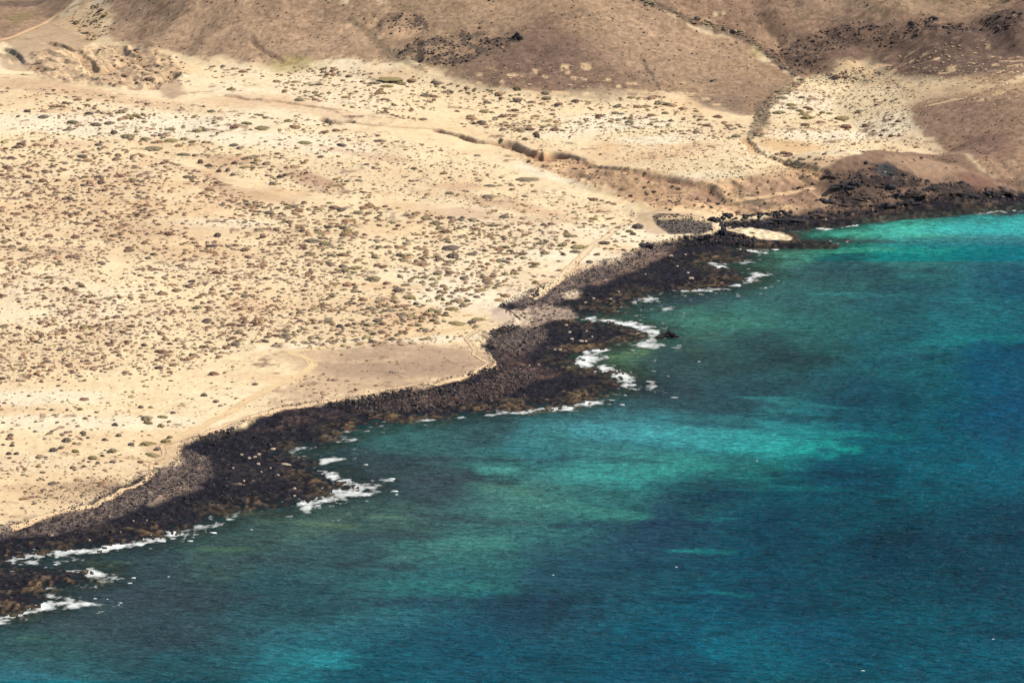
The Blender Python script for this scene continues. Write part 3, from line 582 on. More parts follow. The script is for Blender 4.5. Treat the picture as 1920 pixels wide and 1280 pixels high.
# light and dark of the wave faces painted into the body colour by ripple noise
mr = n.new('ShaderNodeMapRange'); mr.inputs[1].default_value = .3; mr.inputs[2].default_value = .7; mr.inputs[3].default_value = .35; mr.inputs[4].default_value = 1.65
l.new(mth('ADD', mth('MULTIPLY', w1, .5), mth('MULTIPLY', w2, .5)), mr.inputs[0]); vm = n.new('ShaderNodeVectorMath'); vm.operation = 'SCALE'
l.new(at.outputs['Color'], vm.inputs[0]); l.new(mr.outputs[0], vm.inputs['Scale']); 
tr = n.new('ShaderNodeBsdfTransparent'); tr.inputs[0].default_value = (.80, .90, .88, 1)
df = n.new('ShaderNodeBsdfDiffuse'); gl = n.new('ShaderNodeBsdfGlossy'); gl.inputs['Roughness'].default_value = .2; fr_ = n.new('ShaderNodeFresnel'); fr_.inputs['IOR'].default_value = 1.33
l.new(vm.outputs[0], df.inputs['Color']); l.new(bp.outputs[0], df.inputs['Normal']); l.new(bp.outputs[0], gl.inputs['Normal']); l.new(bp.outputs[0], fr_.inputs['Normal'])
wm_ = n.new('ShaderNodeMixShader'); l.new(mth('MULTIPLY', fr_.outputs[0], .24), wm_.inputs[0]); l.new(df.outputs[0], wm_.inputs[1]); l.new(gl.outputs[0], wm_.inputs[2])
mix = n.new('ShaderNodeMixShader'); l.new(mth('MULTIPLY', at.outputs['Alpha'], .75), mix.inputs[0]); l.new(wm_.outputs[0], mix.inputs[1]); n.remove(b); l.new(tr.outputs[0], mix.inputs[2])
l.new(mix.outputs[0], outn.inputs['Surface'])
sea_me.materials.append(M_sea)
link('sea', sea_me, 'turquoise to deep blue sea over sand and reef', kind='structure')
# deep sea floor under everything, out to the horizon
fl = make_mesh('sea_floor', [(-5200, 0, -12), (5200, 0, -12), (5200, 5200, -12), (-5200, 5200, -12)], [(0, 1, 2, 3)], np.tile(alb((30, 60, 70)), (4, 1)), M_lava)
link('sea_floor', fl, 'deep sea floor', kind='structure')
print('sea', time.time() - T0)
# ------------------------------------------------------------------ paths: ribbons draped on the ground
def ribbon(name, pts, width, c, label, edge=None, jit=0.25, lift=0.07):
    x, y, _ = hit([p[0] for p in pts], [p[1] for p in pts])
    d = np.concatenate([[0], np.cumsum(np.hypot(np.diff(x), np.diff(y)))]); t = np.arange(0, d[-1], 1.1)
    px, py = np.interp(t, d, x), np.interp(t, d, y)
    for _ in range(3):
        px[1:-1] = (px[:-2] + 2 * px[1:-1] + px[2:]) / 4; py[1:-1] = (py[:-2] + 2 * py[1:-1] + py[2:]) / 4
    px = px + jit * fbm(t, t * 0, 9, 3, 81); py = py + jit * 1.5 * fbm(t, t * 0 + 50, 11, 3, 82)
    tx = np.gradient(px); ty = np.gradient(py); ln = np.hypot(tx, ty) + 1e-6; nx, ny = -ty / ln, tx / ln
    offs = [-.5, -.25, 0, .25, .5]; V = []; cols = []
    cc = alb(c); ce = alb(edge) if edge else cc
    for o in offs:
        wv = width * (1 + .25 * fbm(t, t * 0 + 9, 7, 2, 83)); X = px + nx * o * wv; Y = py + ny * o * wv
        z = ground(X, Y) + lift
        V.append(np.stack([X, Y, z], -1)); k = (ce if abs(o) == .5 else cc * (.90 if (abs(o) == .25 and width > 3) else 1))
        cols.append(np.tile(k, (len(t), 1)) * (1 + .12 * fbm(t, t * 0 + 30 * o, 3, 2, 84))[:, None])
    V = np.stack(V, 1); cols = np.stack(cols, 1); m = len(t); i = np.arange(m * 5).reshape(m, 5)
    F = np.stack([i[:-1, :-1], i[:-1, 1:], i[1:, 1:], i[1:, :-1]], -1).reshape(-1, 4)
    if len(t) > 1 and np.cross(np.array([tx[0], ty[0]]), np.array([nx[0], ny[0]])) > 0: F = F[:, ::-1]
    return link(name, make_mesh(name, V.reshape(-1, 3), F, cols.reshape(-1, 3), M_path), label, kind='structure'), (px, py)
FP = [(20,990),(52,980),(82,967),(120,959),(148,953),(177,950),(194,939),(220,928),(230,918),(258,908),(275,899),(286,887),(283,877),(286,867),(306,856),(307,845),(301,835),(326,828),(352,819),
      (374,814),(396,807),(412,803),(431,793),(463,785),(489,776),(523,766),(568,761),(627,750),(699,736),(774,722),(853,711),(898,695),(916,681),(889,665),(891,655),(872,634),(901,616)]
o, fpl = ribbon('footpath', FP, 1.9, (240,208,164), 'winding pale footpath with stony edges and painted trench shade above the black shore', edge=(158,130,104))  # brown edge colour also paints the shade along the sunken path's sides
ribbon('dirt_track', [(900,607),(800,626),(700,640),(620,650),(545,661),(575,672),(588,684),(570,700),(540,713),(490,737),(440,765),(400,788),(350,812),(310,832)], 3.6, (243,211,162), 'wide sandy vehicle track curving across the plain', jit=.5)
ribbon('dirt_track', [(1000,560),(1050,520),(1078,494),(1100,470),(1130,449),(1160,426),(1196,402)], 3.6, (248,222,180), 'sandy track climbing from the shore towards the eroded bank', edge=(206,172,136))
ribbon('dirt_track', [(1196,402),(1230,398),(1280,401),(1320,405)], 2.6, (236,204,164), 'short track running along the top of the dark scoria slope', edge=(170,140,114))
ribbon('dirt_track', [(-40,84),(0,76),(30,68),(60,54),(80,46),(100,32),(130,15),(165,3),(190,-10)], 3.6, (232,196,150), 'straight sandy road running up the corner slope', edge=(196,158,124))
ribbon('hill_path', [(1735,200),(1760,194),(1800,186),(1812,184)], 2.0, (226,192,150), 'short pale path across the small hill')
ribbon('hill_path', [(1360,384),(1400,372),(1450,366),(1500,358),(1530,350)], 2.2, (232,196,150), 'thin pale path on the eroded bank')

# ------------------------------------------------------------------ shrubs
def rocky(nv_ring, rings, seed, flat=0.5, jag=.25):
    """a lumpy mound: rings from the ground up to a top vertex; returns unit verts, tris"""
    r_ = np.random.default_rng(seed); V = []; F = []
    for k in range(rings):
        ph = (k / rings) * math.pi / 2
        for j in range(nv_ring):
            a = 2 * math.pi * (j + .5 * (k % 2)) / nv_ring; rr = math.cos(ph) * (1 + jag * (r_.random() - .5) * 2)
            V.append((.5 * rr * math.cos(a), .5 * rr * math.sin(a), (math.sin(ph) + .18 * (r_.random() - .5) * (k > 0)) * flat - (0.12 if k == 0 else 0)))
    V.append((.06 * r_.random(), .06 * r_.random(), flat * (1 + .2 * (r_.random() - .5))))
    for k in range(rings - 1):
        for j in range(nv_ring):
            a = k * nv_ring + j; b = k * nv_ring + (j + 1) % nv_ring; c = a + nv_ring; d = b + nv_ring
            if k % 2 == 0: F += [(a, b, c), (b, d, c)]
            else: F += [(a, b, d), (a, d, c)]
    t = len(V) - 1; k = rings - 1
    for j in range(nv_ring): F.append((k * nv_ring + j, k * nv_ring + (j + 1) % nv_ring, t))
    return np.array(V, np.float32), np.array(F, np.int32)
def scatter(tmpls, x, y, z, w_, d_, h_, rot, cols, tail=None, jit=.0):
    """join many small templates into one vertex/face/colour set"""
    Vs, Fs, Cs = [], [], []; off = 0; n = len(x); kk = np.arange(n) % len(tmpls)
    for k, (tv, tf) in enumerate(tmpls):
        s = np.where(kk == k)[0]
        if not len(s): continue
        X = tv[None, :, 0] * w_[s, None]; Yy = tv[None, :, 1] * d_[s, None]; Z = tv[None, :, 2] * h_[s, None]
        c, si_ = np.cos(rot[s])[:, None], np.sin(rot[s])[:, None]
        V = np.stack([x[s, None] + X * c - Yy * si_, y[s, None] + X * si_ + Yy * c, z[s, None] + Z], -1)
        col = np.repeat(cols[s][:, None, :], tv.shape[0], 1)
        if tail is not None:
            f = sstep(-.05, .5, tv[:, 0])[None, :, None] * tail[s, None, None]
            col = col + f * (alb((196,166,128)) - col)
        col = col * (1 + .25 * (rng.random(col.shape[:2])[..., None] - .5))
        m = tv.shape[0]
        F = tf[None] + (off + np.arange(len(s)) * m)[:, None, None]
        Vs.append(V.reshape(-1, 3)); Fs.append(F.reshape(-1, 3)); Cs.append(col.reshape(-1, 3)); off += len(s) * m
    return np.concatenate(Vs), np.concatenate(Fs), np.concatenate(Cs)
def inpoly(u, v, pts):
    ins = np.zeros(len(u), bool); n = len(pts)
    for i in range(n):
        (x0, y0), (x1, y1) = pts[i], pts[(i + 1) % n]
        if y0 == y1: continue
        c = ((y0 > v) != (y1 > v)) & (u < (x1 - x0) * (v - y0) / (y1 - y0) + x0); ins ^= c
    return ins
SC = [(146,114,96), (178,142,110), (150,136,108), (164,146,104), (120,106,98), (138,124,106)]
CN = ['purple brown', 'tan brown', 'grey green', 'olive', 'dark grey', 'dull grey']
#  polygon, frame area per shrub, median width px, spread, colour weights, zone phrase
ZONES = [
 ([(-40,265),(120,262),(260,285),(400,330),(520,395),(600,450),(640,520),(600,590),(500,640),(400,680),(300,712),(120,716),(-40,722)], 165, 7.0, .42, [5,3,1,.3,1.2,.5], 'on the crowded left plain'),
 ([(430,380),(640,380),(800,395),(960,425),(1090,438),(1040,480),(960,520),(900,560),(820,620),(700,636),(560,648),(480,640),(600,590),(620,500),(560,430)], 185, 8.5, .48, [2,2.5,3,1.4,1,2], 'on the crowded central plain'),
 ([(-40,160),(140,170),(330,195),(560,215),(640,240),(900,290),(1000,340),(900,385),(640,370),(560,360),(400,320),(260,280),(120,258),(-40,260)], 210, 4.6, .45, [3,3,1.5,.7,1.2,.5], 'on the bright sand band'),
 ([(100,170),(230,200),(380,240),(560,300),(700,360),(700,390),(560,350),(400,300),(230,255),(100,225)], 800, 10, .35, [2,2,3,1.4,2,2], 'along the dry gully'),
 ([(370,125),(560,122),(780,140),(900,165),(1060,190),(1240,180),(1400,240),(1390,262),(1200,250),(1000,250),(820,235),(640,200),(420,168)], 230, 6.5, .5, [2,3,2,1.5,1,.8], 'below the middle hill'),
 ([(1000,230),(1200,215),(1395,262),(1540,330),(1300,335),(1060,285),(900,250)], 120, 3.6, .35, [2,3,2,1,.5,.5], 'above the eroded bank'),
 ([(1430,180),(1560,130),(1640,125),(1720,175),(1700,230),(1740,270),(1820,310),(1700,288),(1600,285),(1430,270),(1412,240)], 105, 3.8, .4, [3,3,1.5,.8,1,.5], 'in the sand bowl'),
 ([(1440,290),(1600,285),(1540,312),(1500,320)], 300, 6, .4, [3,2,1,.5,1,.5], 'behind the headland'),
 ([(-40,722),(300,712),(420,680),(520,660),(500,720),(400,780),(300,830),(200,850),(-40,850)], 620, 5.2, .45, [1,2,2,.8,2,1], 'on the bare lower sand'),
 ([(-40,850),(340,850),(330,880),(230,900),(100,960),(-40,980)], 380, 6.0, .5, [1.5,3,2,1,.8,.6], 'beside the lower footpath'),
 ([(460,715),(620,700),(700,735),(560,752),(470,765),(420,780)], 260, 5.0, .4, [3,2,1,.3,1,.5], 'inside the track bend'),
 ([(560,660),(880,645),(900,690),(760,722),(640,735)], 1300, 4.0, .4, [3,2,1,.3,1,.5], 'on the brown flat'),
 ([(560,640),(700,636),(830,615),(900,600),(920,640),(880,642),(700,650),(560,658)], 200, 6.5, .45, [1.5,3,1,2,1,.6], 'above the brown flat'),
 ([(880,560),(960,520),(1040,480),(1100,438),(1200,425),(1290,445),(1180,470),(1080,505),(960,550),(900,590)], 520, 6.0, .5, [2,2,1.4,1.4,1.5,.5], 'beside the pebbly strip'),
 ([(840,385),(1000,345),(1190,392),(1190,425),(1080,436),(960,424)], 260, 5.5, .45, [3,2,2,1,1.5,.5], 'left of the bank'),
 ([(60,90),(200,85),(350,110),(360,160),(240,165),(60,140)], 420, 5.5, .4, [3,2,1,.5,1,.5], 'on the eroded mounds'),
 ([(1500,146),(1440,182),(1416,215),(1400,262),(1412,262),(1436,232),(1452,196),(1512,152)], 60, 6.0, .4, [1,1,4,1,4,2], 'in the green gully'),
 ([(1180,-2),(1290,40),(1395,68),(1430,98),(1492,144),(1500,138),(1442,96),(1400,60),(1300,32),(1200,-6)], 90, 5.0, .4, [1,1,3,1,4,2], 'in the dark crease'),
 ([(120,20),(200,5),(205,60),(170,80),(140,60)], 110, 5.5, .4, [3,2,2,.5,1,.5], 'beside the upper road'),
]
SU, SV, SWd, SCi, SZ = [], [], [], [], []
tu, tv_ = proj(fpl[0], fpl[1], ground(*fpl))
def clumpy(u, v):
    return 1.1 + 1.2 * fbm(u, v * 2.2, 120, 3, 91) + .5 * fbm(u, v * 2, 36, 2, 92)
for zi, (pts, area, med, spr, wts, ph) in enumerate(ZONES):
    us = [p[0] for p in pts]; vs = [p[1] for p in pts]
    n = int((max(us) - min(us)) * (max(vs) - min(vs)) / area * 7.0)
    u = rng.uniform(min(us), max(us), n); v = rng.uniform(min(vs), max(vs), n)
    k = inpoly(u, v, pts) & (rng.random(n) < clumpy(u, v)); u, v = u[k], v[k]
    wd = .56 * med * np.exp((spr + .14) * rng.standard_normal(len(u))); wd = np.clip(wd, 1.8, 15)
    SU.append(u); SV.append(v); SWd.append(wd); SZ.append(np.full(len(u), zi))
    SCi.append(rng.choice(6, len(u), p=np.array(wts) / sum(wts)))
# shrubs big or lonely enough to be placed one by one: u, v(foot), width px, colour, height factor
SPEC = [(1190,0,0,0)] and [
 (125,827,19,5,1.2,'rounded dark shrub standing alone in the bare sand at lower left'),(140,832,10,1,1,'small shrub just below right of the rounded dark shrub'),(20,817,12,5,1.1,'round shrub just left of the tan cone-shaped shrub'),
 (18,823,14,1,1,'tan mound-shaped shrub in the pair at the far lower left'),(6,834,8,4,1,'small dark shrub at the left edge of the bare sand'),(23,836,10,4,1.2,'dark round shrub right of the one at the left edge'),
 (17,851,11,4,1.1,'left one of the twin round shrubs on the lower left sand'),(31,851,10,4,1.1,'right one of the twin round shrubs on the lower left sand'),(100,845,15,4,1.1,'dark shrub at the left end of a short diagonal row'),(115,840,12,2,1,'grey green shrub at the right end of a short diagonal row'),
 (142,847,15,3,.9,'long low olive shrub on the lower left sand'),(210,847,19,2,1.1,'wide grey green shrub with a tail, near the footpath bend'),(175,859,20,3,.9,'wide olive mound shrub below the bare sand'),(192,855,10,4,1,'small dark shrub right above the olive mound'),
 (156,812,12,5,1,'upper shrub of a stacked pair on the lower left sand'),(157,816,9,4,1,'lower shrub of a stacked pair on the lower left sand'),(165,821,8,4,1,'small dark shrub right below the stacked pair'),(196,825,11,4,1,'pointed dark shrub in the middle of the lower left sand'),
 (223,817,11,2,1.2,'leaning grey green shrub in the lower left sand'),(246,834,12,4,1,'dark shrub touching the sandy rise left of the footpath'),(276,833,32,3,.9,'very wide olive shrub just left of the footpath fork'),(295,843,14,5,1,'grey shrub under the wide olive one'),
 (312,828,20,3,.9,'olive shrub right of the footpath fork'),(318,821,12,5,1,'grey shrub above the footpath fork'),(285,853,34,3,.6,'flat yellow green shrub left of the footpath bend'),(67,791,7,4,1,'tiny dark lone shrub on the smooth sand'),
 (6,793,8,4,1,'small dark shrub at the left edge above the smooth sand'),(97,769,9,4,1,'dark shrub in the upper row of the smooth sand'),(126,769,7,4,1.2,'small round shrub in the upper row of the smooth sand'),(150,768,11,2,1,'grey green shrub in the upper row of the smooth sand'),
 (160,785,10,2,1,'grey shrub with pointed top, centre of the smooth sand'),(264,764,11,4,1,'dark shrub at the top right of the smooth sand'),(275,785,22,2,.9,'wide grey green shrub with ragged top near the track'),(278,793,20,3,.8,'olive shrub below the ragged topped one'),
 (302,799,14,3,1,'olive shrub nearest below the sandy track'),(305,782,22,3,.6,'long thin shrub lying beside the sandy track'),(216,797,13,4,1,'dark shrub in the cluster at the centre right of the sand'),(72,875,11,3,.9,'olive shrub on the stony sand'),
 (183,869,10,4,.9,'small dark shrub at the edge of the stony sand'),(210,866,9,4,.9,'small dark shrub left of the footpath on tan sand'),(400,702,20,0,1,'spiky purple brown shrub right of the big flat area'),(383,742,13,5,1.1,'dark grey shrub in the pale sand above the track'),
 (1513,222,23,3,1.3,'large dome-shaped olive shrub in the sand bowl'),(1506,215,16,3,1.1,'olive shrub touching the top of the dome-shaped one'),(1581,223,30,3,1.1,'large wide olive shrub standing alone in the sand bowl'),(1587,239,22,0,1.3,'round brownish shrub below the wide olive one'),
 (1483,198,20,3,1,'olive shrub at the top left of the sand bowl cluster'),(1486,204,22,2,.7,'flat shrub right below the top left cluster shrub'),(1461,212,24,2,.9,'leaning shrub at the left edge of the sand bowl'),(1500,209,18,3,1,'yellow olive shrub at the centre of the sand bowl cluster'),
 (1519,206,14,0,1,'brown shrub at the right of the sand bowl cluster'),(1512,203,16,3,.9,'olive shrub above the brown one in the sand bowl cluster'),(1542,212,12,3,.9,'olive shrub, left half of a small pair in the bowl'),(1555,214,14,3,.8,'olive shrub, right half of a small pair in the bowl'),
 (1510,235,18,0,1,'pale brown shrub under the dome-shaped one'),(1538,230,18,1,.8,'thin tan shrub right of the pale brown one'),(1624,236,18,0,.9,'brown shrub at the right side of the sand bowl'),(1652,255,10,0,1,'left shrub of three in a row low in the bowl'),
 (1671,256,11,0,1,'middle shrub of three in a row low in the bowl'),(1686,255,8,0,1,'right shrub of three in a row low in the bowl'),(1467,184,20,2,.7,'long grey shrub at the top edge of the sand bowl'),(1503,184,14,5,.9,'grey shrub on the upper rim of the sand bowl'),
 (1470,288,16,0,1,'upper left one of the three slanting dark shrubs behind the headland'),(1476,294,20,0,.8,'lower left one of the three slanting dark shrubs'),(1480,290,16,0,1,'right one of the three slanting dark shrubs'),
 (988,337,46,2,.7,'very long flat grey green shrub below the brown gully'),(916,370,26,5,.9,'big grey shrub on pale sand below the gully'),(918,349,24,2,.7,'grey green shrub left of the big grey one'),(843,363,16,2,.9,'grey green shrub with ragged top on the pale slope'),
 (1040,244,18,0,1,'brown shrub alone on pale sand above the gully'),(1006,253,16,0,1.1,'brown shrub left below the lone brown one'),(1007,257,14,4,1,'dark shrub touching the brown one above the gully'),(985,262,12,2,1,'small pale green shrub just above the gully'),
 (940,263,8,2,1.3,'round green bush at the head of the gully'),(725,163,26,3,.9,'wide olive shrub in the sand below the dark outcrop'),(752,157,22,3,1,'olive shrub right of the wide olive one'),(733,148,46,3,.6,'very long low olive shrub under the outcrop'),
 (702,157,26,2,.8,'grey olive shrub left of the wide olive one'),(813,182,18,0,.9,'brown shrub on the sand right of the olive row'),(970,167,16,2,1.1,'green shrub at the foot of the middle hill'),(1022,175,18,2,.9,'dark green shrub at the foot of the middle hill, right'),
 (492,240,26,2,.8,'left half of the long grey green double shrub'),(462,232,24,2,.8,'upper left half of the long grey green double shrub'),(490,242,28,3,.7,'long low shrub closing the double shrub'),(640,273,22,4,.9,'dark grey shrub on white sand in the middle distance'),
 (572,268,30,3,.6,'thin long olive shrub on white sand'),(376,306,12,4,1.6,'round dark bush, first of the row in the dry gully'),(392,312,16,4,1.1,'low dark bush, second of the row in the dry gully'),(411,322,10,4,1.3,'round dark bush, third of the row in the dry gully'),
 (427,321,9,4,1.6,'small round dark bush, fourth of the row in the dry gully'),(526,333,14,4,1.2,'round grey bush further along the dry gully'),(437,329,11,4,1,'dark bush, fifth of the row in the dry gully'),(512,346,18,5,1.1,'grey bush pair right of the gully row'),
 (240,257,26,2,1.1,'big grey green bush in the line across the upper left sand'),(180,235,24,5,1.1,'grey bush in the line across the upper left sand'),(214,250,14,4,1.3,'dark bush in the middle of the line across the upper left sand'),(137,230,22,2,1,'grey green bush near the start of the line'),
 (272,262,20,2,1,'grey green bush right of the big one in the line'),(288,280,36,2,.8,'long grey green bush at the lower end of the line'),(320,265,28,3,.9,'olive bush right of the line across the sand'),(345,291,26,2,.9,'grey green bush at the end of the line'),
 (82,220,20,5,1,'grey bush near the left edge in the upper sand'),(408,443,14,4,1.4,'dark upright bush alone in a pale clearing'),(585,453,34,5,1,'very wide dark grey bush in the middle of the plain'),(845,465,32,4,.8,'dark shrub group at the right end of the crowded plain'),
 (850,482,22,5,1.6,'tall grey bush at the right of the plain'),(700,524,26,2,1.2,'tall grey green bush at the centre of the plain'),(667,504,30,3,1,'wide yellow olive bush at the centre of the plain'),(748,545,24,5,1.1,'large grey bush pair left of the pale track'),
 (768,558,26,3,.9,'bright olive bush above the end of the pale track'),(780,571,12,4,1.1,'round dark bush below the bright olive one'),(847,580,26,3,.9,'yellow green flat bush alone on the white sand'),(836,588,10,4,1,'tiny dark bush below the yellow green one'),
 (831,563,9,4,1,'small dark lone bush on the white sand'),(876,565,12,5,1,'small grey lone bush right on the white sand'),(856,607,36,3,.7,'long yellow olive bush at the end of the strip'),(885,605,18,4,.9,'dark bush beside the long yellow olive one'),(897,599,26,3,.6,'yellow olive bush by the start of the footpath'),
 (637,613,15,4,1.1,'dark bush just above the pale track'),(700,627,13,4,1,'dark pointed bush touching the pale track'),(735,637,13,4,1,'dark bush just below the pale track'),(1004,531,13,3,1.1,'bright green round bush at the edge of the pebbly strip'),(1133,457,24,4,1,'dark bush alone beside the climbing track'),
 (1196,427,22,4,1.6,'large black-looking bush right of the climbing track'),(1180,435,14,3,1,'olive bush left of the black-looking one'),(1187,440,12,4,1,'dark bush under the black-looking one'),(1085,464,30,3,.9,'long olive bush in front of the climbing track'),(1056,478,12,4,1,'small brown bush near the two walkers'),
 (1078,473,22,5,.9,'pair of grey bushes right behind the two walkers'),(1105,492,14,4,.8,'low dark bush right of the two walkers'),(1120,478,14,0,.8,'brown low bush above right of the two walkers'),
]
for e in SPEC:
    SU.append([e[0]]); SV.append([e[1]]); SWd.append([e[2] * .86]); SCi.append([e[3]]); SZ.append([-1])
nsp = len(SPEC)
SU, SV, SWd, SCi, SZ = map(lambda a: np.concatenate([np.asarray(q) for q in a]), (SU, SV, SWd, SCi, SZ))
N = len(SU); spec_i = np.full(N, -1); spec_i[N - nsp:] = np.arange(nsp)
sx_, sy_, sz_ = hit(SU, SV)
cii, rii = to_idx(sx_, sy_); cii = np.round(cii).astype(int); rii = np.round(rii).astype(int)
gz = np.array(['green gully' in z[5] or 'crease' in z[5] for z in ZONES] + [False])[SZ]
ok = ((bm[rii, cii] > .6) & ((hm[rii, cii] < .7) | gz) & (gul[rii, cii] < .3)) | (spec_i >= 0)
# keep the paths clear
dpath = np.min(np.hypot(SU[:, None] - tu[None, ::2], (SV[:, None] - tv_[None, ::2]) * 2.5), axis=1); ok &= (dpath > 5) | (spec_i >= 0)
# and a little air round the hand placed ones
du = np.hypot(SU[:, None] - SU[None, N - nsp:], (SV[:, None] - SV[None, N - nsp:] + 1) * 2.6); du = np.min(du / (SWd[None, N - nsp:] * .62 + SWd[:, None] * .25), axis=1)
ok &= (du > 1) | (spec_i >= 0)
SU, SV, SWd, SCi, SZ, spec_i, sx_, sy_, sz_ = [a[ok] for a in (SU, SV, SWd, SCi, SZ, spec_i, sx_, sy_, sz_)]; N = len(SU)
HF = np.array([SPEC[i][4] if i >= 0 else 1.0 for i in spec_i])
wm = SWd * sy_ / 7661 * 1.15                              # metres
dm = wm * rng.uniform(.7, 1.35, N) * np.where(spec_i >= 0, .9, 1)
hmz = np.clip(wm * rng.uniform(.18, .32, N), .12, 1.1) * HF; hmz = np.where(spec_i >= 0, np.minimum(wm * .42, 1.1) * HF, hmz)
rot = rng.normal(-.35, .3, N)
scol = np.array([alb(c) for c in SC])[SCi] * (1 + .22 * rng.standard_normal((N, 1))).clip(.55, 1.5)
print('shrubs', N, time.time() - T0)
order = np.argsort(-(wm * (dm * .3 + hmz)) - 100 * (spec_i >= 0)); inframe = (SU > 5) & (SU < 1915) & (SV > 4)
big = [i for i in order if inframe[i]][:295]; bigset = np.zeros(N, bool); bigset[big] = True
T_s = [rocky(6, 2, 100 + k, 1, .5) for k in range(12)]
r_ = ~bigset
V, F, Cc = scatter(T_s, sx_[r_], sy_[r_], sz_[r_], wm[r_], dm[r_], hmz[r_], rot[r_], scol[r_], tail=rng.uniform(0, .75, r_.sum()))
link('low_shrubs', make_mesh('low_shrubs', V, F, Cc, M_veg, smooth=False), 'thousands of low brown and olive desert shrubs dotting the sand', kind='stuff')
# the big ones: one object each, from a few shared shapes and colours
def bush_mesh(k, ci_):
    tv, tf = rocky(14, 5, 300 + k, 1, .30); r2 = np.random.default_rng(k)
    n_ = r2.integers(1, 3)                                  # a second, smaller lobe
    Vv = [tv]; Ff = [tf]; off = len(tv)
    for q in range(n_):
        t2, f2 = rocky(10, 3, 500 + k * 5 + q, 1, .3); s = r2.uniform(.4, .62)
        t2 = t2 * np.array([s, s, s * 1.1]) + np.array([r2.uniform(-.34, .34), r2.uniform(-.25, .2), 0]); Vv.append(t2); Ff.append(f2 + off); off += len(t2)
    Vv = np.concatenate(Vv).astype(np.float32); Ff = np.concatenate(Ff)
    c = alb(SC[ci_]) * np.ones((len(Vv), 3)); f = sstep(.1, .55, Vv[:, 0])[:, None] * r2.uniform(0, .6)
    c = c + f * (alb((190,162,124)) - c); c = c * (1 + .35 * (r2.random((len(Vv), 1)) - .5))
    return make_mesh('shrub', Vv, Ff, c, M_veg, smooth=False)
BM = {(k, c): bush_mesh(k, c) for k in range(7) for c in range(6)}
ORD = ['leftmost'] + [w_ + ' from left' for w_ in 'second third fourth fifth sixth seventh eighth ninth tenth eleventh twelfth thirteenth fourteenth fifteenth sixteenth seventeenth eighteenth nineteenth twentieth'.split()]
def bucket_labels(items, noun):
    """items: (key phrase, u, v, size) -> a label each; ranks left to right inside a bucket, splitting big buckets by size and row"""
    out = {}; B = {}
    for i, (ph, u, v, s) in items.items(): B.setdefault(ph, []).append(i)
    for ph, L in B.items():
        L.sort(key=lambda i: items[i][2])
        rows = min(4, max(1, math.ceil(len(L) / 9))); per = math.ceil(len(L) / rows)
        rn = {1: [''], 2: [' upper', ' lower'], 3: [' upper', ' middle', ' lower'], 4: [' uppermost', ' upper', ' lower', ' lowest']}[rows]
        for r in range(rows):
            sub = sorted(L[r * per:(r + 1) * per], key=lambda i: items[i][1])
            for q, i in enumerate(sub):
                out[i] = ('only large %s' % ph if len(L) == 1 else '%s among%s large %s' % (ORD[min(q, 19)], rn[r], ph))
    return out
items = {}
for i in big:
    if spec_i[i] < 0:
        nn = 'shrubs'
        items[i] = ('%s %s %s' % (CN[SCi[i]], nn, ZONES[SZ[i]][5]), SU[i], SV[i], wm[i])
labs = bucket_labels(items, 'shrub')
def fixlab(s):
    if s.startswith('only'): s = s.replace('shrubs', 'shrub', 1).replace('only', 'only', 1)
    assert len(s.split()) <= 16, s; return s
for i in big:
    o = link('shrub', BM[(int(rng.integers(7)), int(SCi[i]))], fixlab(labs[i]) if spec_i[i] < 0 else SPEC[spec_i[i]][5], 'shrub', 'desert shrubs on the sand',
             loc=(sx_[i], sy_[i], sz_[i] - .05), rot=(0, 0, rot[i]), scale=(wm[i], dm[i], hmz[i]))
print('shrubs placed', time.time() - T0)

# ------------------------------------------------------------------ rocks
T_r = [rocky(5, 2, 700 + k, 1, .45) for k in range(12)]
def rock_field(npts, maskf, smin, smax, cols, rmin=0, rmax=None, Yr=(1120, 2200), hgt_=(.28, .5), power=2.5):
    n = npts; out = []
    tries = 0
    xs, ys = [], []
    cand = np.argwhere(maskf > .35)
    w_ = maskf[cand[:, 0], cand[:, 1]]; pick = rng.choice(len(cand), n, p=w_ / w_.sum())
    rr = cand[pick, 0] + rng.random(n) - .5; cc = cand[pick, 1] + rng.random(n) - .5
    y = np.interp(rr, yi_, Y_arr); s = np.interp(cc, si, s_arr); x = s * y
    z = ground(x, y); w1_ = smin + (smax - smin) * rng.random(n) ** power
    c = np.array([alb(q) for q in cols])[rng.integers(0, len(cols), n)] * .85 * (1 + .2 * rng.standard_normal((n, 1))).clip(.6, 1.5)
    return x, y, z, w1_, w1_ * rng.uniform(.7, 1.3, n), w1_ * rng.uniform(*hgt_, n), rng.uniform(0, 6.28, n), c
vis = (np.abs(S2) < .135) & (Y2 > 1110) & (Y2 < 2350)
sets = []
sh = shelf * (H > .1) * (dist > 1) * (1 - mB) * vis
sets.append(rock_field(3500, sh * (dist < 90), .3, 1.1, [(56,52,58), (44,42,48), (72,62,58), (90,74,60)]))
sets.append(rock_field(800, sh * (dist < 60) * (dist > 3), .5, 1.5, [(76,72,72), (60,56,60), (90,80,72), (52,50,56)], hgt_=(.3, .5)))
edge = ((bm > .08) & (bm < .75) & vis & (Y2 < 1560) & (dist < 120)).astype(float) * (fbm(X2, Y2, 14, 3, 95) > -.1)
sets.append(rock_field(1500, edge * (X2 > -125) * (X2 < 10), .5, 1.5, [(70,64,66), (58,54,58), (96,82,74)]))
peb = np.zeros_like(H)
for pts in PEB: peb = np.maximum(peb, pmask(pts, None, 4, .45))
sets.append(rock_field(5000, peb * vis, .35, 1.0, [(92,84,86), (120,106,98), (66,62,68), (170,146,124)]))
red = pmask([(640,760),(760,740),(900,712),(950,680),(1000,690),(1010,720),(930,745),(800,765),(660,780)], None, 4, .4)
sets.append(rock_field(1400, red * vis * shelf, .5, 1.6, [(96,82,76), (126,106,94), (74,67,67)]))
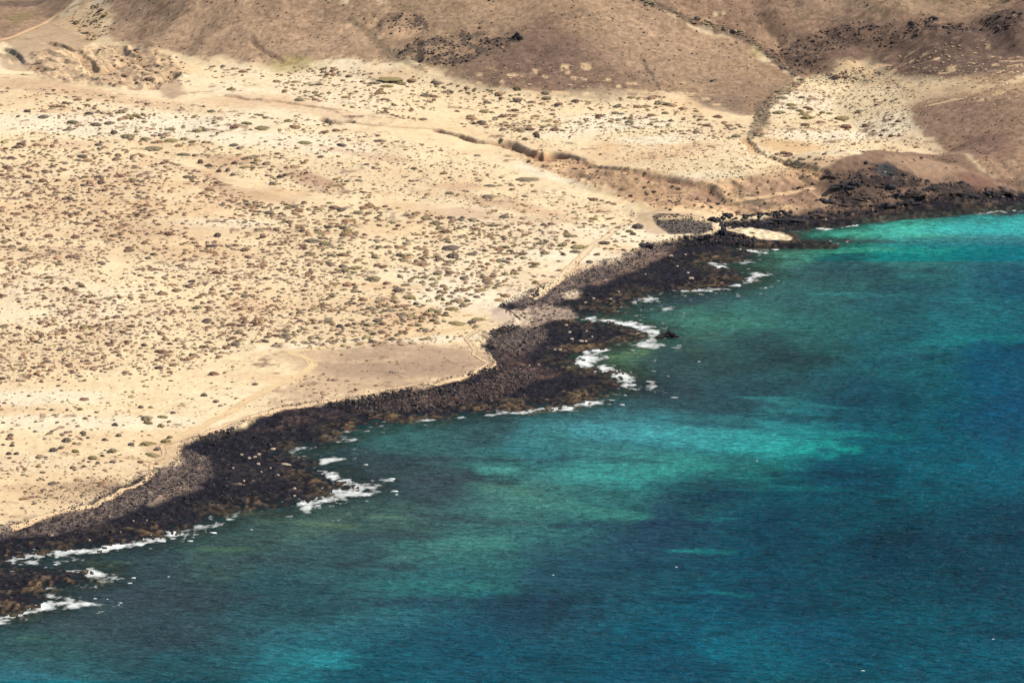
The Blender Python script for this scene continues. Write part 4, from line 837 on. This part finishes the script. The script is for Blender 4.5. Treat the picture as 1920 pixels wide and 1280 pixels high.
for m_, n_, a, b in ((mO[0], 120, .5, 1.6), (mO[1], 420, .5, 1.8), (mO[2], 220, .7, 2.2), (mO[3], 380, .6, 1.8)):
    sets.append(rock_field(n_, m_ * vis, a, b, [(96,82,76), (112,94,82), (70,64,64), (140,116,98)]))
cl = mCL * vis * (H > .5)
sets.append(rock_field(900, cl * (dist > 6), .4, 1.8, [(60,58,62), (76,66,62), (124,100,84), (160,130,106)]))
sets.append(rock_field(500, pmask([(1222,403),(1300,402),(1330,412),(1330,432),(1300,438),(1255,438),(1235,425)], None, 1, .3) * vis, .3, 1.2, [(70,64,64), (92,84,80), (54,52,56)]))
sc2 = pmask([(1330,410),(1400,402),(1500,402),(1540,410),(1500,424),(1420,424),(1350,426)], None, 2, .4) * vis
sets.append(rock_field(350, sc2, .7, 2.2, [(44,44,50), (58,54,56), (76,66,62)]))
sc3 = pmask([(1225,452),(1290,440),(1350,430),(1400,440),(1450,452),(1420,462),(1330,456),(1260,462)], None, 2, .5) * vis
sets.append(rock_field(350, sc3, .6, 1.8, [(44,44,50), (58,54,56), (104,86,74)]))
hl = np.maximum.reduce([mHA, mHB, mHC, mHE]) * vis
sets.append(rock_field(7000, hl, .3, 1.3, [(150,122,100), (124,102,86), (110,94,84), (200,172,140)], hgt_=(.25, .45), power=3))
ft = np.maximum.reduce([foot, foot2, .5 * foot3]) * vis
sets.append(rock_field(1000, ft, .6, 2.2, [(232,200,156), (222,190,148), (206,176,138)], hgt_=(.08, .15), power=2.5))
sets.append(rock_field(2600, (bw > .5) * np.clip(1 - bw, 0, .5) * vis * (Y2 < 1650), .22, .75, [(120,106,98), (96,86,82), (150,130,112)], hgt_=(.3, .5)))
er = mER1 * vis
sets.append(rock_field(500, er, .5, 1.8, [(150,118,98), (110,88,78), (190,156,124)]))
st = pmask([(120,905),(200,895),(260,905),(240,925),(170,940),(60,945),(20,925)], None, 5, .5) * vis
sets.append(rock_field(320, st, .3, .9, [(120,104,92), (140,120,102), (160,136,112)], hgt_=(.3, .6)))
R = [np.concatenate([s[k] for s in sets]) for k in range(8)]
# keep the 220 largest looking as boulders of their own
size = R[3] * R[5] / R[1] * (R[7][:, 0] < .45); uu, vv = proj(R[0], R[1], R[2]); inf = (uu > 5) & (uu < 1915) & (vv > 4) & (vv < 1275)
bigr = [i for i in np.argsort(-size) if inf[i]][:200]; rb = np.zeros(len(size), bool); rb[bigr] = True
V, F, Cc = scatter(T_r, *[R[k][~rb] for k in (0, 1, 2, 3, 4, 5, 6, 7)])
link('scattered_rocks', make_mesh('scattered_rocks', V, F, Cc, M_rock, smooth=False), 'countless dark stones strewn over shore, cliffs and hills', kind='stuff')
def boulder_mesh(k, c, seed=0):
    tv, tf = rocky(9, 4, 900 + k + seed, 1, .32)
    return make_mesh('boulder', tv, tf, alb(c) * (1 + .3 * (np.random.default_rng(k).random((len(tv), 1)) - .5)), M_rock, smooth=False)
BC = [(50,50,56), (104,84,72), (150,122,100)]; BN = ['black', 'brown', 'tan']
BO = {(k, c): boulder_mesh(k, BC[c]) for k in range(6) for c in range(3)}
RZ = [([(0,970),(345,830),(345,1040),(0,1060)], 'on the lower left shore'), ([(345,760),(640,740),(640,960),(345,960)], 'left of the small bay'), ([(640,640),(1180,600),(1180,780),(640,800)], 'on the black point'),
      ([(900,430),(1340,430),(1440,560),(900,620)], 'on the back shelf'), ([(690,15),(1010,15),(1010,140),(690,140)], 'on the middle hill outcrop'), ([(1400,20),(1925,20),(1925,170),(1400,170)], 'on the right hill ledge'),
      ([(1330,395),(1520,395),(1520,462),(1330,462)], 'round the little beach'), ([(1520,290),(1680,290),(1680,425),(1520,425)], 'on the left headland cliff'), ([(1680,290),(1800,290),(1800,410),(1680,410)], 'on the middle headland cliff'), ([(1800,290),(1925,290),(1925,400),(1800,400)], 'on the right headland cliff')]
it = {}
for i in bigr:
    ph = 'slope'
    for pts, nme in RZ:
        if inpoly(np.array([uu[i]]), np.array([vv[i]]), pts)[0]: ph = nme; break
    else: ph = 'on the stony slopes' if vv[i] < 300 else 'on the shore bank'
    lum = R[7][i].mean(); ci_ = 0 if lum < .06 else (1 if lum < .15 else 2)
    it[i] = ('%s boulders %s' % (BN[ci_], ph), uu[i], vv[i], ci_)
bl = bucket_labels(it, 'boulder')
for i in bigr:
    link('boulder', BO[(int(rng.integers(6)), it[i][3])], fixlab(bl[i]).replace('boulders', 'boulder') if bl[i].startswith('only') else fixlab(bl[i]), 'boulder', 'large boulders on shore and hills',
         loc=(R[0][i], R[1][i], R[2][i] - .1), rot=(0, 0, R[6][i]), scale=(R[3][i] * 1.15, R[4][i] * 1.15, R[5][i] * 1.1))
def crag(name, u, v, wpx, depth, h, c, label, cat, seed=0, z=None, lobes=7, flat=1.0):
    """an irregular rock outcrop of several merged crags"""
    x, y, zz = hit([u], [v]); x, y, zz = float(x[0]), float(y[0]), float(zz[0]) if z is None else z
    r2 = np.random.default_rng(seed); W = wpx * y / 7661; Vv, Ff, off = [], [], 0
    for q in range(lobes):
        tv, tf = rocky(9, 4, 1300 + seed * 13 + q, 1, .38); s = r2.uniform(.3, .6); fx = (q + .5) / lobes - .5
        hh = h * (1 - 1.5 * abs(fx)) * r2.uniform(.7, 1.15)
        Vv.append(tv * np.array([W * s, depth * s * 1.5, hh * flat]) + np.array([W * fx * .85, r2.uniform(-.3, .3) * depth, -.15])); Ff.append(tf + off); off += len(tv)
    Vv = np.concatenate(Vv); Ff = np.concatenate(Ff); col = alb(c) * (1 + .5 * (r2.random((len(Vv), 1)) - .5))
    return link(name, make_mesh(name, Vv, Ff, col, M_rock, smooth=False), label, cat, loc=(x, y, zz))
crag('sea_rock', 1254, 632, 46, 3.6, 2.7, (48,42,48), 'jagged dark rock standing in the sea beside breaking foam', 'rock', 1, z=-.2)
crag('sea_rock', 1588, 451, 36, 2.2, .8, (84,70,62), 'low flat rock just awash beyond the reef tongue', 'rock', 2, z=-.15)
crag('rock_outcrop', 969, 71, 18, 4, 3.6, (46,44,52), 'nearly black crag on the slope of the middle hill', 'rock', 3)
crag('rock_outcrop', 979, 72, 10, 3, 1.6, (130,120,100), 'small pale green grey rock beside the black crag', 'rock', 33, lobes=3)
crag('rock_outcrop', 1354, 440, 14, 4, 4.6, (40,42,50), 'tall black rock at the left end of the little beach', 'rock', 4, lobes=4)
crag('rock_outcrop', 1326, 447, 26, 5, 3.2, (74,64,62), 'rounded dark rock mound left of the little beach', 'rock', 5, lobes=5)
crag('rock_outcrop', 1394, 448, 26, 5, 2.8, (88,72,68), 'brown rock mound below the little beach', 'rock', 6, lobes=5)
crag('rock_outcrop', 1412, 438, 12, 2, .9, (108,84,64), 'small brown rock lying on the pale beach sand', 'rock', 7, lobes=3)
crag('rock_outcrop', 1338, 413, 24, 3, 2.2, (52,50,56), 'dark rock beside the upper strip of beach sand', 'rock', 8, lobes=5)
crag('rock_outcrop', 1210, 459, 34, 4, 1.2, (58,56,60), 'low dark rock bar at the top of the pebbly strip', 'rock', 9)
for k, (u, v, wpx, h) in enumerate([(1560,330,30,3),(1580,350,40,4),(1600,345,30,3.5),(1625,372,40,4),(1665,350,30,3),(1685,368,26,4),(1715,365,40,4.5),(1745,355,30,3),(1545,378,44,3.5),(1600,384,50,4),(1660,385,40,3),(1705,380,30,3),(1790,362,40,3),(1820,368,30,2.6),(1850,362,40,3),(1885,360,36,3),(1480,412,60,2.2),(1430,416,50,2.2),(1530,404,40,2.6)]):
    crag('rock_outcrop', u, v, wpx, 3.5, h * .5, (62,58,62) if k % 3 else (96,80,72), ['dark crag on the upper left of the headland', 'second dark crag down the left of the headland', 'split dark crag on the headland brow', 'dark crag below the headland brow', 'small crag at the centre of the headland',
      'steep crag right of the headland centre', 'tallest dark crag at the headland centre right', 'crag high on the right of the headland', 'broad crag at the lower left of the headland', 'broad dark crag low on the headland', 'low crag above the headland shelf', 'narrow crag near the headland foot',
      'crag on the right shoulder of the headland', 'small crag near the right end of the cliff', 'dark crag where the cliff meets the spur', 'last crag at the right edge of the photo', 'long black ledge behind the little beach', 'black ledge left of the long one behind the beach', 'black ledge at the beach side foot of the headland'][k], 'rock', 40 + k, lobes=6)
# pale slabs lying on the black shelf
SL = [(453,853,9),(485,852,9),(467,859,9),(478,857,8),(437,878,7),(507,878,5),(490,885,5),(521,891,7),(457,902,7),(552,916,8),(552,930,7),(535,871,22),(484,870,10),(512,842,12),(168,1013,6),(97,1004,7),(250,977,5),(275,976,4),(226,998,4),
      (1258,480,8),(1285,478,7),(1270,500,6),(1290,512,8),(1210,515,5),(1296,522,14),(1098,568,8),(1113,560,7),(1145,561,6),(1160,548,7),(1068,623,8),(1100,621,6),(1062,610,7),(1110,632,6),(1050,656,8),(905,655,14),(1090,640,12),(1072,636,10),(1040,656,6),(1098,640,8),(1010,684,5),(992,686,5),(975,693,5)]
V, F, Cc = [], [], []
slm = {}
for k in range(4):
    tv, tf = rocky(7, 2, 1700 + k, .3, .3); slm[k] = make_mesh('pale_slab', tv, tf, np.tile(alb((214,190,162)), (len(tv), 1)), M_rock, smooth=False)
sx2, sy2, sz2 = hit([s[0] for s in SL], [s[1] for s in SL])
its = {i: ('pale stone slabs on the %s' % ('black shelf below the boulder bank' if s[0] < 700 and s[0] > 400 else 'lower left shore' if s[0] < 400 else 'black shelf behind the point' if s[1] < 600 else 'black point'), s[0], s[1], s[2]) for i, s in enumerate(SL)}
sll = bucket_labels(its, 'slab')
for i, s in enumerate(SL):
    wd = s[2] * sy2[i] / 7661
    link('pale_slab', slm[i % 4], sll[i].replace('large ', ''), 'stone', 'pale stone slabs on the black shelf', loc=(sx2[i], sy2[i], sz2[i] + .12), rot=(0, 0, float(rng.uniform(-.3, .3))), scale=(wd, min(wd, 2.2), 1.2))
# stones along the footpath
q = rng.choice(len(fpl[0]), 380); sgn = rng.choice([-1, -1, -1, 1], 380)
fx = fpl[0][q] + rng.normal(0, .35, 380) ; fy = fpl[1][q] + sgn * (1.6 + rng.normal(0, .4, 380))
ww_ = rng.uniform(.2, .5, 380)
V, F, Cc = scatter(T_r, fx, fy, ground(fx, fy), ww_, ww_, ww_ * .6, rng.uniform(0, 6, 380), np.array([alb((120,100,86))] * 380))
link('path_stones', make_mesh('path_stones', V, F, Cc, M_rock, smooth=False), 'small dark stones lining the footpath', kind='stuff')
print('rocks', time.time() - T0)

# ------------------------------------------------------------------ white water
M_foam = bpy.data.materials.new('foam'); M_foam.use_nodes = True
_n = M_foam.node_tree.nodes; _l = M_foam.node_tree.links
_tc = _n.new('ShaderNodeTexCoord'); _mp = _n.new('ShaderNodeMapping'); _mp.inputs['Scale'].default_value = (.35, .9, 1); _nz = _n.new('ShaderNodeTexNoise')
_nz.inputs['Scale'].default_value = 1.0; _nz.inputs['Detail'].default_value = 5; _nz.inputs['Roughness'].default_value = .7; _at = _n.new('ShaderNodeAttribute'); _at.attribute_name = 'col'; _ad = _n.new('ShaderNodeMath'); _ad.operation = 'SUBTRACT'; _mr = _n.new('ShaderNodeMapRange')
_mr.inputs[1].default_value = -.55; _mr.inputs[2].default_value = .28; _mr.inputs[3].default_value = 0.0; _mr.inputs[4].default_value = 1.0
_tr = _n.new('ShaderNodeBsdfTransparent'); _mx = _n.new('ShaderNodeMixShader')
_l.new(_tc.outputs['Object'], _mp.inputs[0]); _l.new(_mp.outputs[0], _nz.inputs['Vector']); _l.new(_nz.outputs[0], _ad.inputs[0]); _l.new(_at.outputs['Fac'], _ad.inputs[1]); _l.new(_ad.outputs[0], _mr.inputs[0]); _l.new(_mr.outputs[0], _mx.inputs[0])
_l.new(_n['Principled BSDF'].outputs[0], _mx.inputs[1]); _l.new(_tr.outputs[0], _mx.inputs[2]); _l.new(_mx.outputs[0], _n['Material Output'].inputs['Surface'])
bf = M_foam.node_tree.nodes['Principled BSDF']; bf.inputs['Base Color'].default_value = (.62, .64, .62, 1); bf.inputs['Roughness'].default_value = .8
EXTRA = []
def biggest(mask):
    """label the connected patches of a cell mask, return (largest, the rest)"""
    h_, w_ = mask.shape; lab = np.zeros(mask.shape, np.int32); cur = 0; best = (0, 0)
    for r, c in np.argwhere(mask):
        if lab[r, c]: continue
        cur += 1; stack = [(r, c)]; lab[r, c] = cur; k = 0
        while stack:
            a, b_ = stack.pop(); k += 1
            for p, q_ in ((a+1, b_), (a-1, b_), (a, b_+1), (a, b_-1)):
                if 0 <= p < h_ and 0 <= q_ < w_ and mask[p, q_] and not lab[p, q_]: lab[p, q_] = cur; stack.append((p, q_))
        if k > best[0]: best = (k, cur)
    return lab == best[1], mask & (lab != best[1])
def foam_mesh(name, pts, dens, h, seed, dx=.36, dy=.85):
    x, y = plane([p[0] for p in pts], [p[1] for p in pts], 0.0)
    gx = np.arange(x.min() - 7, x.max() + 7, dx); gy_ = np.arange(y.min() - 12, y.max() + 12, dy); GX, GY = np.meshgrid(gx, gy_)
    wx = GX + 1.6 * fbm(GX, GY * .5, 5, 3, seed) ; wy_ = GY + 3.2 * fbm(GX + 40, GY * .5, 5, 3, seed + 3)
    P = list(zip(x, y)); ins0 = inpoly(wx.ravel(), wy_.ravel(), P).reshape(GX.shape).astype(np.float32)
    ins = ins0
    for _ in range(2): ins = box(box(ins, 2, 1), 1, 0)
    wide = ins0
    for _ in range(2): wide = box(box(wide, 9, 1), 3, 0)
    nz = fbm(GX * .5, GY * .55, 2.2, 4, seed + 9, gain=.65); m = .62 * ins + .45 * wide + .95 * nz - .04 - (1.05 - dens) * .85
    keep = m > .16; af = np.clip((m - .16) / .85, 0, 1) ** 1.0 * .92
    Z = np.maximum(.05 + .6 * h * np.clip(ins, 0, 1) * (.55 + .5 * nz), .04)
    i = np.arange(GX.size).reshape(GX.shape); kk = keep[:-1, :-1] & keep[1:, 1:] & keep[1:, :-1] & keep[:-1, 1:]
    if kk.sum() == 0: return None
    big_, rest = biggest(kk); out = None
    for mk, main in ((big_, True), (rest, False)):
        Fq = np.stack([i[:-1, :-1], i[:-1, 1:], i[1:, 1:], i[1:, :-1]], -1)[mk]
        if not len(Fq): continue
        us, iv = np.unique(Fq.ravel(), return_inverse=True)
        V_ = np.stack([GX, GY, Z], -1).reshape(-1, 3)[us]; A_ = af.reshape(-1)[us]
        if main: out = make_mesh(name, V_, iv.reshape(-1, 4), np.repeat(A_[:, None], 3, 1), M_foam)
        else: EXTRA.append((V_, iv.reshape(-1, 4), A_))
    return out
FOAM = [
 ([(46,1052),(58,1043),(88,1037),(112,1034),(120,1037),(82,1042),(70,1048),(84,1056),(66,1061),(48,1058)], .95, .5, 'curved white wave rolling into the narrow inlet at far left'),
 ([(86,1112),(112,1110),(140,1113),(172,1126),(196,1133),(150,1138),(108,1136),(78,1137),(92,1124)], .8, .5, 'broad sheet of white foam off the lower left point'),
 ([(42,1146),(75,1137),(98,1141),(72,1150),(45,1151)], .8, .4, 'white foam strip under the lower left point'),
 ([(-10,1164),(20,1156),(60,1154),(62,1158),(15,1165),(-10,1169)], .7, .3, 'thin foam line at the left edge below the point'),
 ([(168,1082),(188,1068),(215,1069),(245,1081),(266,1093),(232,1095),(180,1092),(172,1086)], .45, .4, 'patchy foam round the dark tip of the upper left reef'),
 ([(60,1106),(85,1104),(105,1099),(112,1103),(84,1110),(66,1112)], .6, .3, 'small foam patch in the notch of the lower left point'),
 ([(118,1066),(140,1064),(164,1067),(150,1070),(125,1069)], .75, .3, 'short white line along the top of the lower left reef'),
 ([(120,1101),(160,1094),(180,1093),(160,1098),(128,1102)], .5, .3, 'thin foam along the underside of the lower left reef'),
 ([(128,1033),(172,1030),(200,1025),(240,1030),(246,1034),(205,1034),(176,1034),(140,1035)], .7, .3, 'white line along the shore right of the inlet'),
 ([(272,1016),(300,1011),(345,998),(400,978),(450,957),(468,958),(430,978),(395,990),(340,1010),(285,1019)], .5, .4, 'ragged foam along the rocks at the lower left shore'),
 ([(551,958),(572,945),(610,935),(640,926),(652,928),(640,938),(600,946),(560,957)], .97, .8, 'bright breaking wave under the middle left reef tip'),
 ([(640,926),(665,905),(700,898),(745,897),(740,915),(700,930),(650,940),(620,942)], .5, .3, 'thin grey foam spreading off the middle left reef tip'),
 ([(586,866),(615,860),(648,862),(625,870),(602,873),(588,877)], .85, .4, 'white foam tongue at the mouth of the small bay'),
 ([(536,852),(548,852),(560,858),(548,858)], .7, .3, 'little foam curl deep in the small bay'),
 ([(624,835),(645,822),(675,818),(660,827),(640,833)], .92, .5, 'white breaker at the upper side of the small bay'),
 ([(664,808),(690,799),(722,794),(712,800),(680,808)], .6, .3, 'foam line right of the small bay'),
 ([(735,797),(790,787),(830,790),(880,777),(872,783),(825,793),(780,792),(745,798)], .6, .3, 'long thin foam line below the middle shore'),
 ([(900,776),(960,771),(1020,767),(1060,764),(1020,772),(940,777)], .4, .3, 'faint foam line left of the black point'),
 ([(1103,758),(1115,751),(1134,755),(1124,759)], .97, .6, 'short bright breaker under the black point'),
 ([(1100,750),(1140,737),(1172,729),(1190,722),(1190,712),(1172,704),(1156,701),(1156,708),(1170,716),(1160,726),(1130,736)], .55, .5, 'foam washing round the end of the black point'),
 ([(1108,692),(1130,694),(1150,700),(1156,704),(1136,700),(1112,697)], .5, .3, 'foam streak on the upper edge of the black point'),
 ([(1072,690),(1085,674),(1105,662),(1125,665),(1145,673),(1130,679),(1100,684)], .42, .3, 'broken foam among the reef rocks in the small cove'),
 ([(1186,610),(1212,612),(1242,623),(1236,630),(1220,628),(1200,619)], .9, .6, 'bright wave breaking left of the jagged sea rock'),
 ([(1228,634),(1260,632),(1282,634),(1262,636),(1235,637)], .6, .3, 'thin foam line at the foot of the jagged sea rock'),
 ([(1188,654),(1205,642),(1225,633),(1234,638),(1252,646),(1240,650),(1212,653)], .95, .8, 'fan-shaped breaker below the jagged sea rock'),
 ([(1172,661),(1188,655),(1194,659),(1180,662)], .92, .4, 'small breaker left below the fan-shaped one'),
 ([(1209,711),(1222,711),(1223,718),(1238,728),(1214,729)], .97, .9, 'lone triangular breaker out in the water beyond the point'),
 ([(1233,582),(1250,572),(1268,581),(1247,585)], .9, .7, 'little peaked breaker behind the sea rock'),
 ([(1175,583),(1192,575),(1189,585)], .8, .5, 'small breaker at the cove edge behind the point'),
 ([(1196,580),(1206,576),(1214,583)], .85, .5, 'tiny breaker right of the cove edge'),
 ([(1192,566),(1225,553),(1260,549),(1240,557),(1206,568)], .45, .3, 'thin foam left along the back shelf'),
 ([(1335,543),(1375,534),(1402,524),(1408,510),(1425,509),(1439,519),(1420,529),(1392,537),(1360,542)], .93, .7, 'bright curling breaker at the end of the back shelf'),
 ([(1255,549),(1300,543),(1338,540),(1340,543),(1300,548)], .6, .3, 'foam line left of the curling breaker'),
 ([(1306,494),(1340,490),(1385,493),(1420,480),(1442,478),(1415,489),(1365,501),(1330,500)], .42, .25, 'grey foam washing over the back shelf'),
 ([(1470,434),(1480,434),(1496,446),(1484,448),(1474,441)], .8, .2, 'white wash along the edge of the little beach'),
 ([(1545,458),(1562,455),(1578,457),(1560,461)], .6, .2, 'foam at the tip of the reef tongue'),
 ([(1596,418),(1640,413),(1662,411),(1650,414),(1610,420)], .5, .2, 'small foam line below the headland left'),
 ([(1715,406),(1745,402),(1765,402),(1745,406),(1722,408)], .7, .3, 'short white line below the headland centre'),
 ([(1772,401),(1800,399),(1826,397),(1812,402),(1780,404)], .7, .3, 'second white line below the headland'),
 ([(1830,397),(1855,392),(1885,391),(1865,397),(1840,399)], .9, .5, 'bright shore break right of the headland'),
 ([(1886,391),(1905,387),(1930,381),(1930,386),(1900,393)], .9, .5, 'last bright shore break at the right edge'),
]
for k, (pts, dens, h, lb) in enumerate(FOAM):
    me = foam_mesh('breaking_wave', pts, dens, h, 110 + k * 5)
    if me: link('breaking_wave', me, lb, 'wave', 'waves breaking white along the shore')
CAPS = [(251,1083,8,'white spray lump right of the patchy foam'),(244,1093,8,'second white spray lump below the first'),(316,1081,4,'lone white cap right of the lower left reef'),(226,1130,5,'white cap right of the broad foam sheet'),(222,1134,4,'tiny cap beside the white cap right of the foam sheet'),(178,1122,6,'small cap over the broad foam sheet'),(201,1123,3,'tiny cap right over the broad foam sheet'),
 (104,1058,8,'white spray lump inside the inlet'),(106,1045,5,'upper spray lump inside the inlet'),(357,1014,9,'flat white cap off the lower left shore'),(400,999,12,'wide white cap off the lower left shore'),(471,993,4,'single dot cap off the lower left shore'),
 (735,898,14,'upper white cap right of the middle left reef tip'),(740,921,11,'lower white cap right of the middle left reef tip'),(743,927,6,'small cap under the lower white cap'),(686,871,7,'lone cap right of the small bay'),(1172,741,5,'tiny cap under the black point end'),
 (1268,1063,5,'tiny white cap far out in the blue water'),(1419,864,4,'tiny white cap at the edge of the turquoise patch'),(1618,1257,6,'tiny white cap near the bottom right'),(1037,1078,4,'tiny white cap in the dark middle water'),(1435,540,5,'tiny cap off the curling breaker'),(1310,678,5,'tiny cap right of the black point water'),(1862,1198,4,'tiny white cap near the right edge, low')]
for k, (u, v, wpx, lb) in enumerate(CAPS):
    pts = [(u + wpx * .55 * math.cos(a), v + max(1.6, wpx * .22) * math.sin(a)) for a in np.linspace(0, 6.28, 9)[:-1]]
    x, y = plane([u], [v], 0.0); W = wpx * y[0] / 7661
    tv, tf = rocky(9, 3, 2100 + k, 1, .35)
    link('white_cap', make_mesh('white_cap', tv, tf, np.full((len(tv), 3), 1.0), M_foam), lb, 'wave', 'small white caps on the sea', loc=(x[0], y[0], 0), scale=(W * 1.25, W * .6, max(.2, W * .16)))
V_ = np.concatenate([e[0] for e in EXTRA]); A_ = np.concatenate([e[2] for e in EXTRA]); o_ = np.cumsum([0] + [len(e[0]) for e in EXTRA[:-1]])
link('foam_flecks', make_mesh('foam_flecks', V_, np.concatenate([e[1] + q for e, q in zip(EXTRA, o_)]), np.repeat(A_[:, None], 3, 1), M_foam), 'scattered flecks and streaks of foam round the breakers', kind='stuff')
# foam fringe clinging to the whole waterline
nr_ = 1 - sstep(6, 10, np.abs(dist + 2.4))
fr = (1 - sstep(.6, 5.5, np.abs(dist + 1.8))) * sstep(-.45, .35, fbm(X2, Y2, 20, 3, 99)) * 1.0 + .95 * fbm(X2 * .6, Y2 * .6, 2.0, 4, 98, gain=.65)
af = np.clip((fr - .22) / .95, 0, 1) * nr_; kv = (fr > .24) & (nr_ > .3) & (H < .16) & (np.abs(S2) < .15); i = idx; kk = (kv[:-1, :-1] & kv[1:, 1:] & kv[1:, :-1] & kv[:-1, 1:]).ravel()
Fq = quads[kk]; us, iv = np.unique(Fq.ravel(), return_inverse=True)
Pf = np.stack([X2, Y2, np.full_like(H, .06)], -1).reshape(-1, 3)[us]; Pf[:, 2] += rng.random(len(us)) * .12; Pf[:, 2] = np.maximum(Pf[:, 2], P3[us, 2] + .03)
link('foam_fringe', make_mesh('foam_fringe', Pf, iv.reshape(-1, 4), np.repeat(af.reshape(-1)[us][:, None], 3, 1), M_foam), 'lacy white foam clinging to the waterline', kind='stuff')
print('foam', len(Fq), time.time() - T0)

# ------------------------------------------------------------------ two walkers
def plain(name, c, rough=.8):
    m = bpy.data.materials.new(name); m.use_nodes = True; b = m.node_tree.nodes['Principled BSDF']
    nz = m.node_tree.nodes.new('ShaderNodeTexNoise'); nz.inputs['Scale'].default_value = 12
    mx = m.node_tree.nodes.new('ShaderNodeMixRGB'); mx.inputs[1].default_value = (*[v * .85 for v in lin(c)], 1); mx.inputs[2].default_value = (*[min(1, v * 1.1) for v in lin(c)], 1)
    m.node_tree.links.new(nz.outputs[0], mx.inputs[0]); m.node_tree.links.new(mx.outputs[0], b.inputs['Base Color']); b.inputs['Roughness'].default_value = rough; return m
def skin(name, verts, edges, radii, root, mt, sub=2):
    me = bpy.data.meshes.new(name); me.from_pydata(verts, edges, []); o = bpy.data.objects.new(name, me); C.objects.link(o)
    md = o.modifiers.new('skin', 'SKIN'); md.use_smooth_shade = True
    for i, r in enumerate(radii):
        me.skin_vertices[0].data[i].radius = (r, r) if not isinstance(r, tuple) else r
        me.skin_vertices[0].data[i].use_root = (i == root)
    o.modifiers.new('sub', 'SUBSURF').levels = sub; o.modifiers['sub'].render_levels = sub
    dg = bpy.context.evaluated_depsgraph_get(); ev = o.evaluated_get(dg); m2 = bpy.data.meshes.new_from_object(ev)
    o.modifiers.clear(); o.data = m2; m2.name = name; m2.materials.clear(); m2.materials.append(mt); return o
def person(u, v, top, low, hair, face, label, stride, rotz):
    V = [(0,0,.95),(0,0,1.12),(0,0,1.30),(0,0,1.44),(0,0,1.53),(0,-.01,1.64),(0,0,1.74),      # 0 pelvis .. 6 crown
         (.10,0,.90),(.11,-.06*stride-.02,.50),(.11,.18*stride,.08),(.11,.18*stride-.12,.04),  # right leg 7-10
         (-.10,0,.90),(-.11,.10*stride-.02,.50),(-.11,-.20*stride,.08),(-.11,-.20*stride-.12,.04),
         (.19,0,1.40),(.26,.05*stride,1.14),(.27,-.12*stride,.92),(.27,-.15*stride,.82),
         (-.19,0,1.40),(-.26,-.02*stride,1.14),(-.27,.14*stride,.92),(-.27,.16*stride,.82)]
    E = [(0,1),(1,2),(2,3),(3,4),(4,5),(5,6),(0,7),(7,8),(8,9),(9,10),(0,11),(11,12),(12,13),(13,14),(3,15),(15,16),(16,17),(17,18),(3,19),(19,20),(20,21),(21,22)]
    Rr = [.14,.125,.15,.10,.055,.10,.07,.095,.06,.04,.035,.095,.06,.04,.035,.055,.043,.03,.03,.055,.043,.03,.03]
    x, y, z = hit([u], [v])
    root = bpy.data.objects.new('person', None); C.objects.link(root); root.location = (x[0], y[0], z[0] + .02); root.rotation_euler = (0, 0, rotz)
    root['label'] = label; root['category'] = 'person'; root['group'] = 'two walkers on the sand'
    sk = plain('skin_tone', (196,140,112)); b = skin('body', V, E, Rr, 0, sk); b.parent = root
    s = skin('shirt', [V[i] for i in (0,1,2,3,15,16,19,20)], [(0,1),(1,2),(2,3),(3,4),(4,5),(3,6),(6,7)], [.155,.14,.165,.115,.075,.06,.075,.06], 0, plain('shirt_cloth', top)); s.parent = root
    t = skin('shorts', [V[0], V[7], V[8], V[11], V[12]], [(0,1),(1,2),(0,3),(3,4)], [.16,.115,.08,.115,.08], 0, plain('shorts_cloth', low)); t.parent = root
    h = skin('hair', [(0,.02,1.63),(0,.01,1.72),(0,-.01,1.77)], [(0,1),(1,2)], [.105,.105,.06], 0, plain('hair', hair)); h.parent = root
    # shoes and a small rucksack
    for leg in (10, 14):
        a = V[leg]; sh_ = skin('shoe', [(a[0], a[1] + .14, .05), (a[0], a[1] - .04, .04)], [(0, 1)], [.05, .045], 0, plain('shoe', (70,60,56)), 1); sh_.parent = root
    rk = skin('rucksack', [(0,.17,1.10),(0,.19,1.25),(0,.17,1.38)], [(0,1),(1,2)], [.11,.13,.09], 0, plain('rucksack', face)); rk.parent = root
person(1080, 497, (70,62,70), (58,56,64), (60,44,36), (84,76,80), 'walker in dark clothes, left of the pair on the sandy track', 1, 2.6)
person(1085, 499, (206,110,104), (176,96,92), (96,66,50), (200,120,110), 'walker in a reddish top, right of the pair on the sandy track', -1, 2.9)
print('done', time.time() - T0)
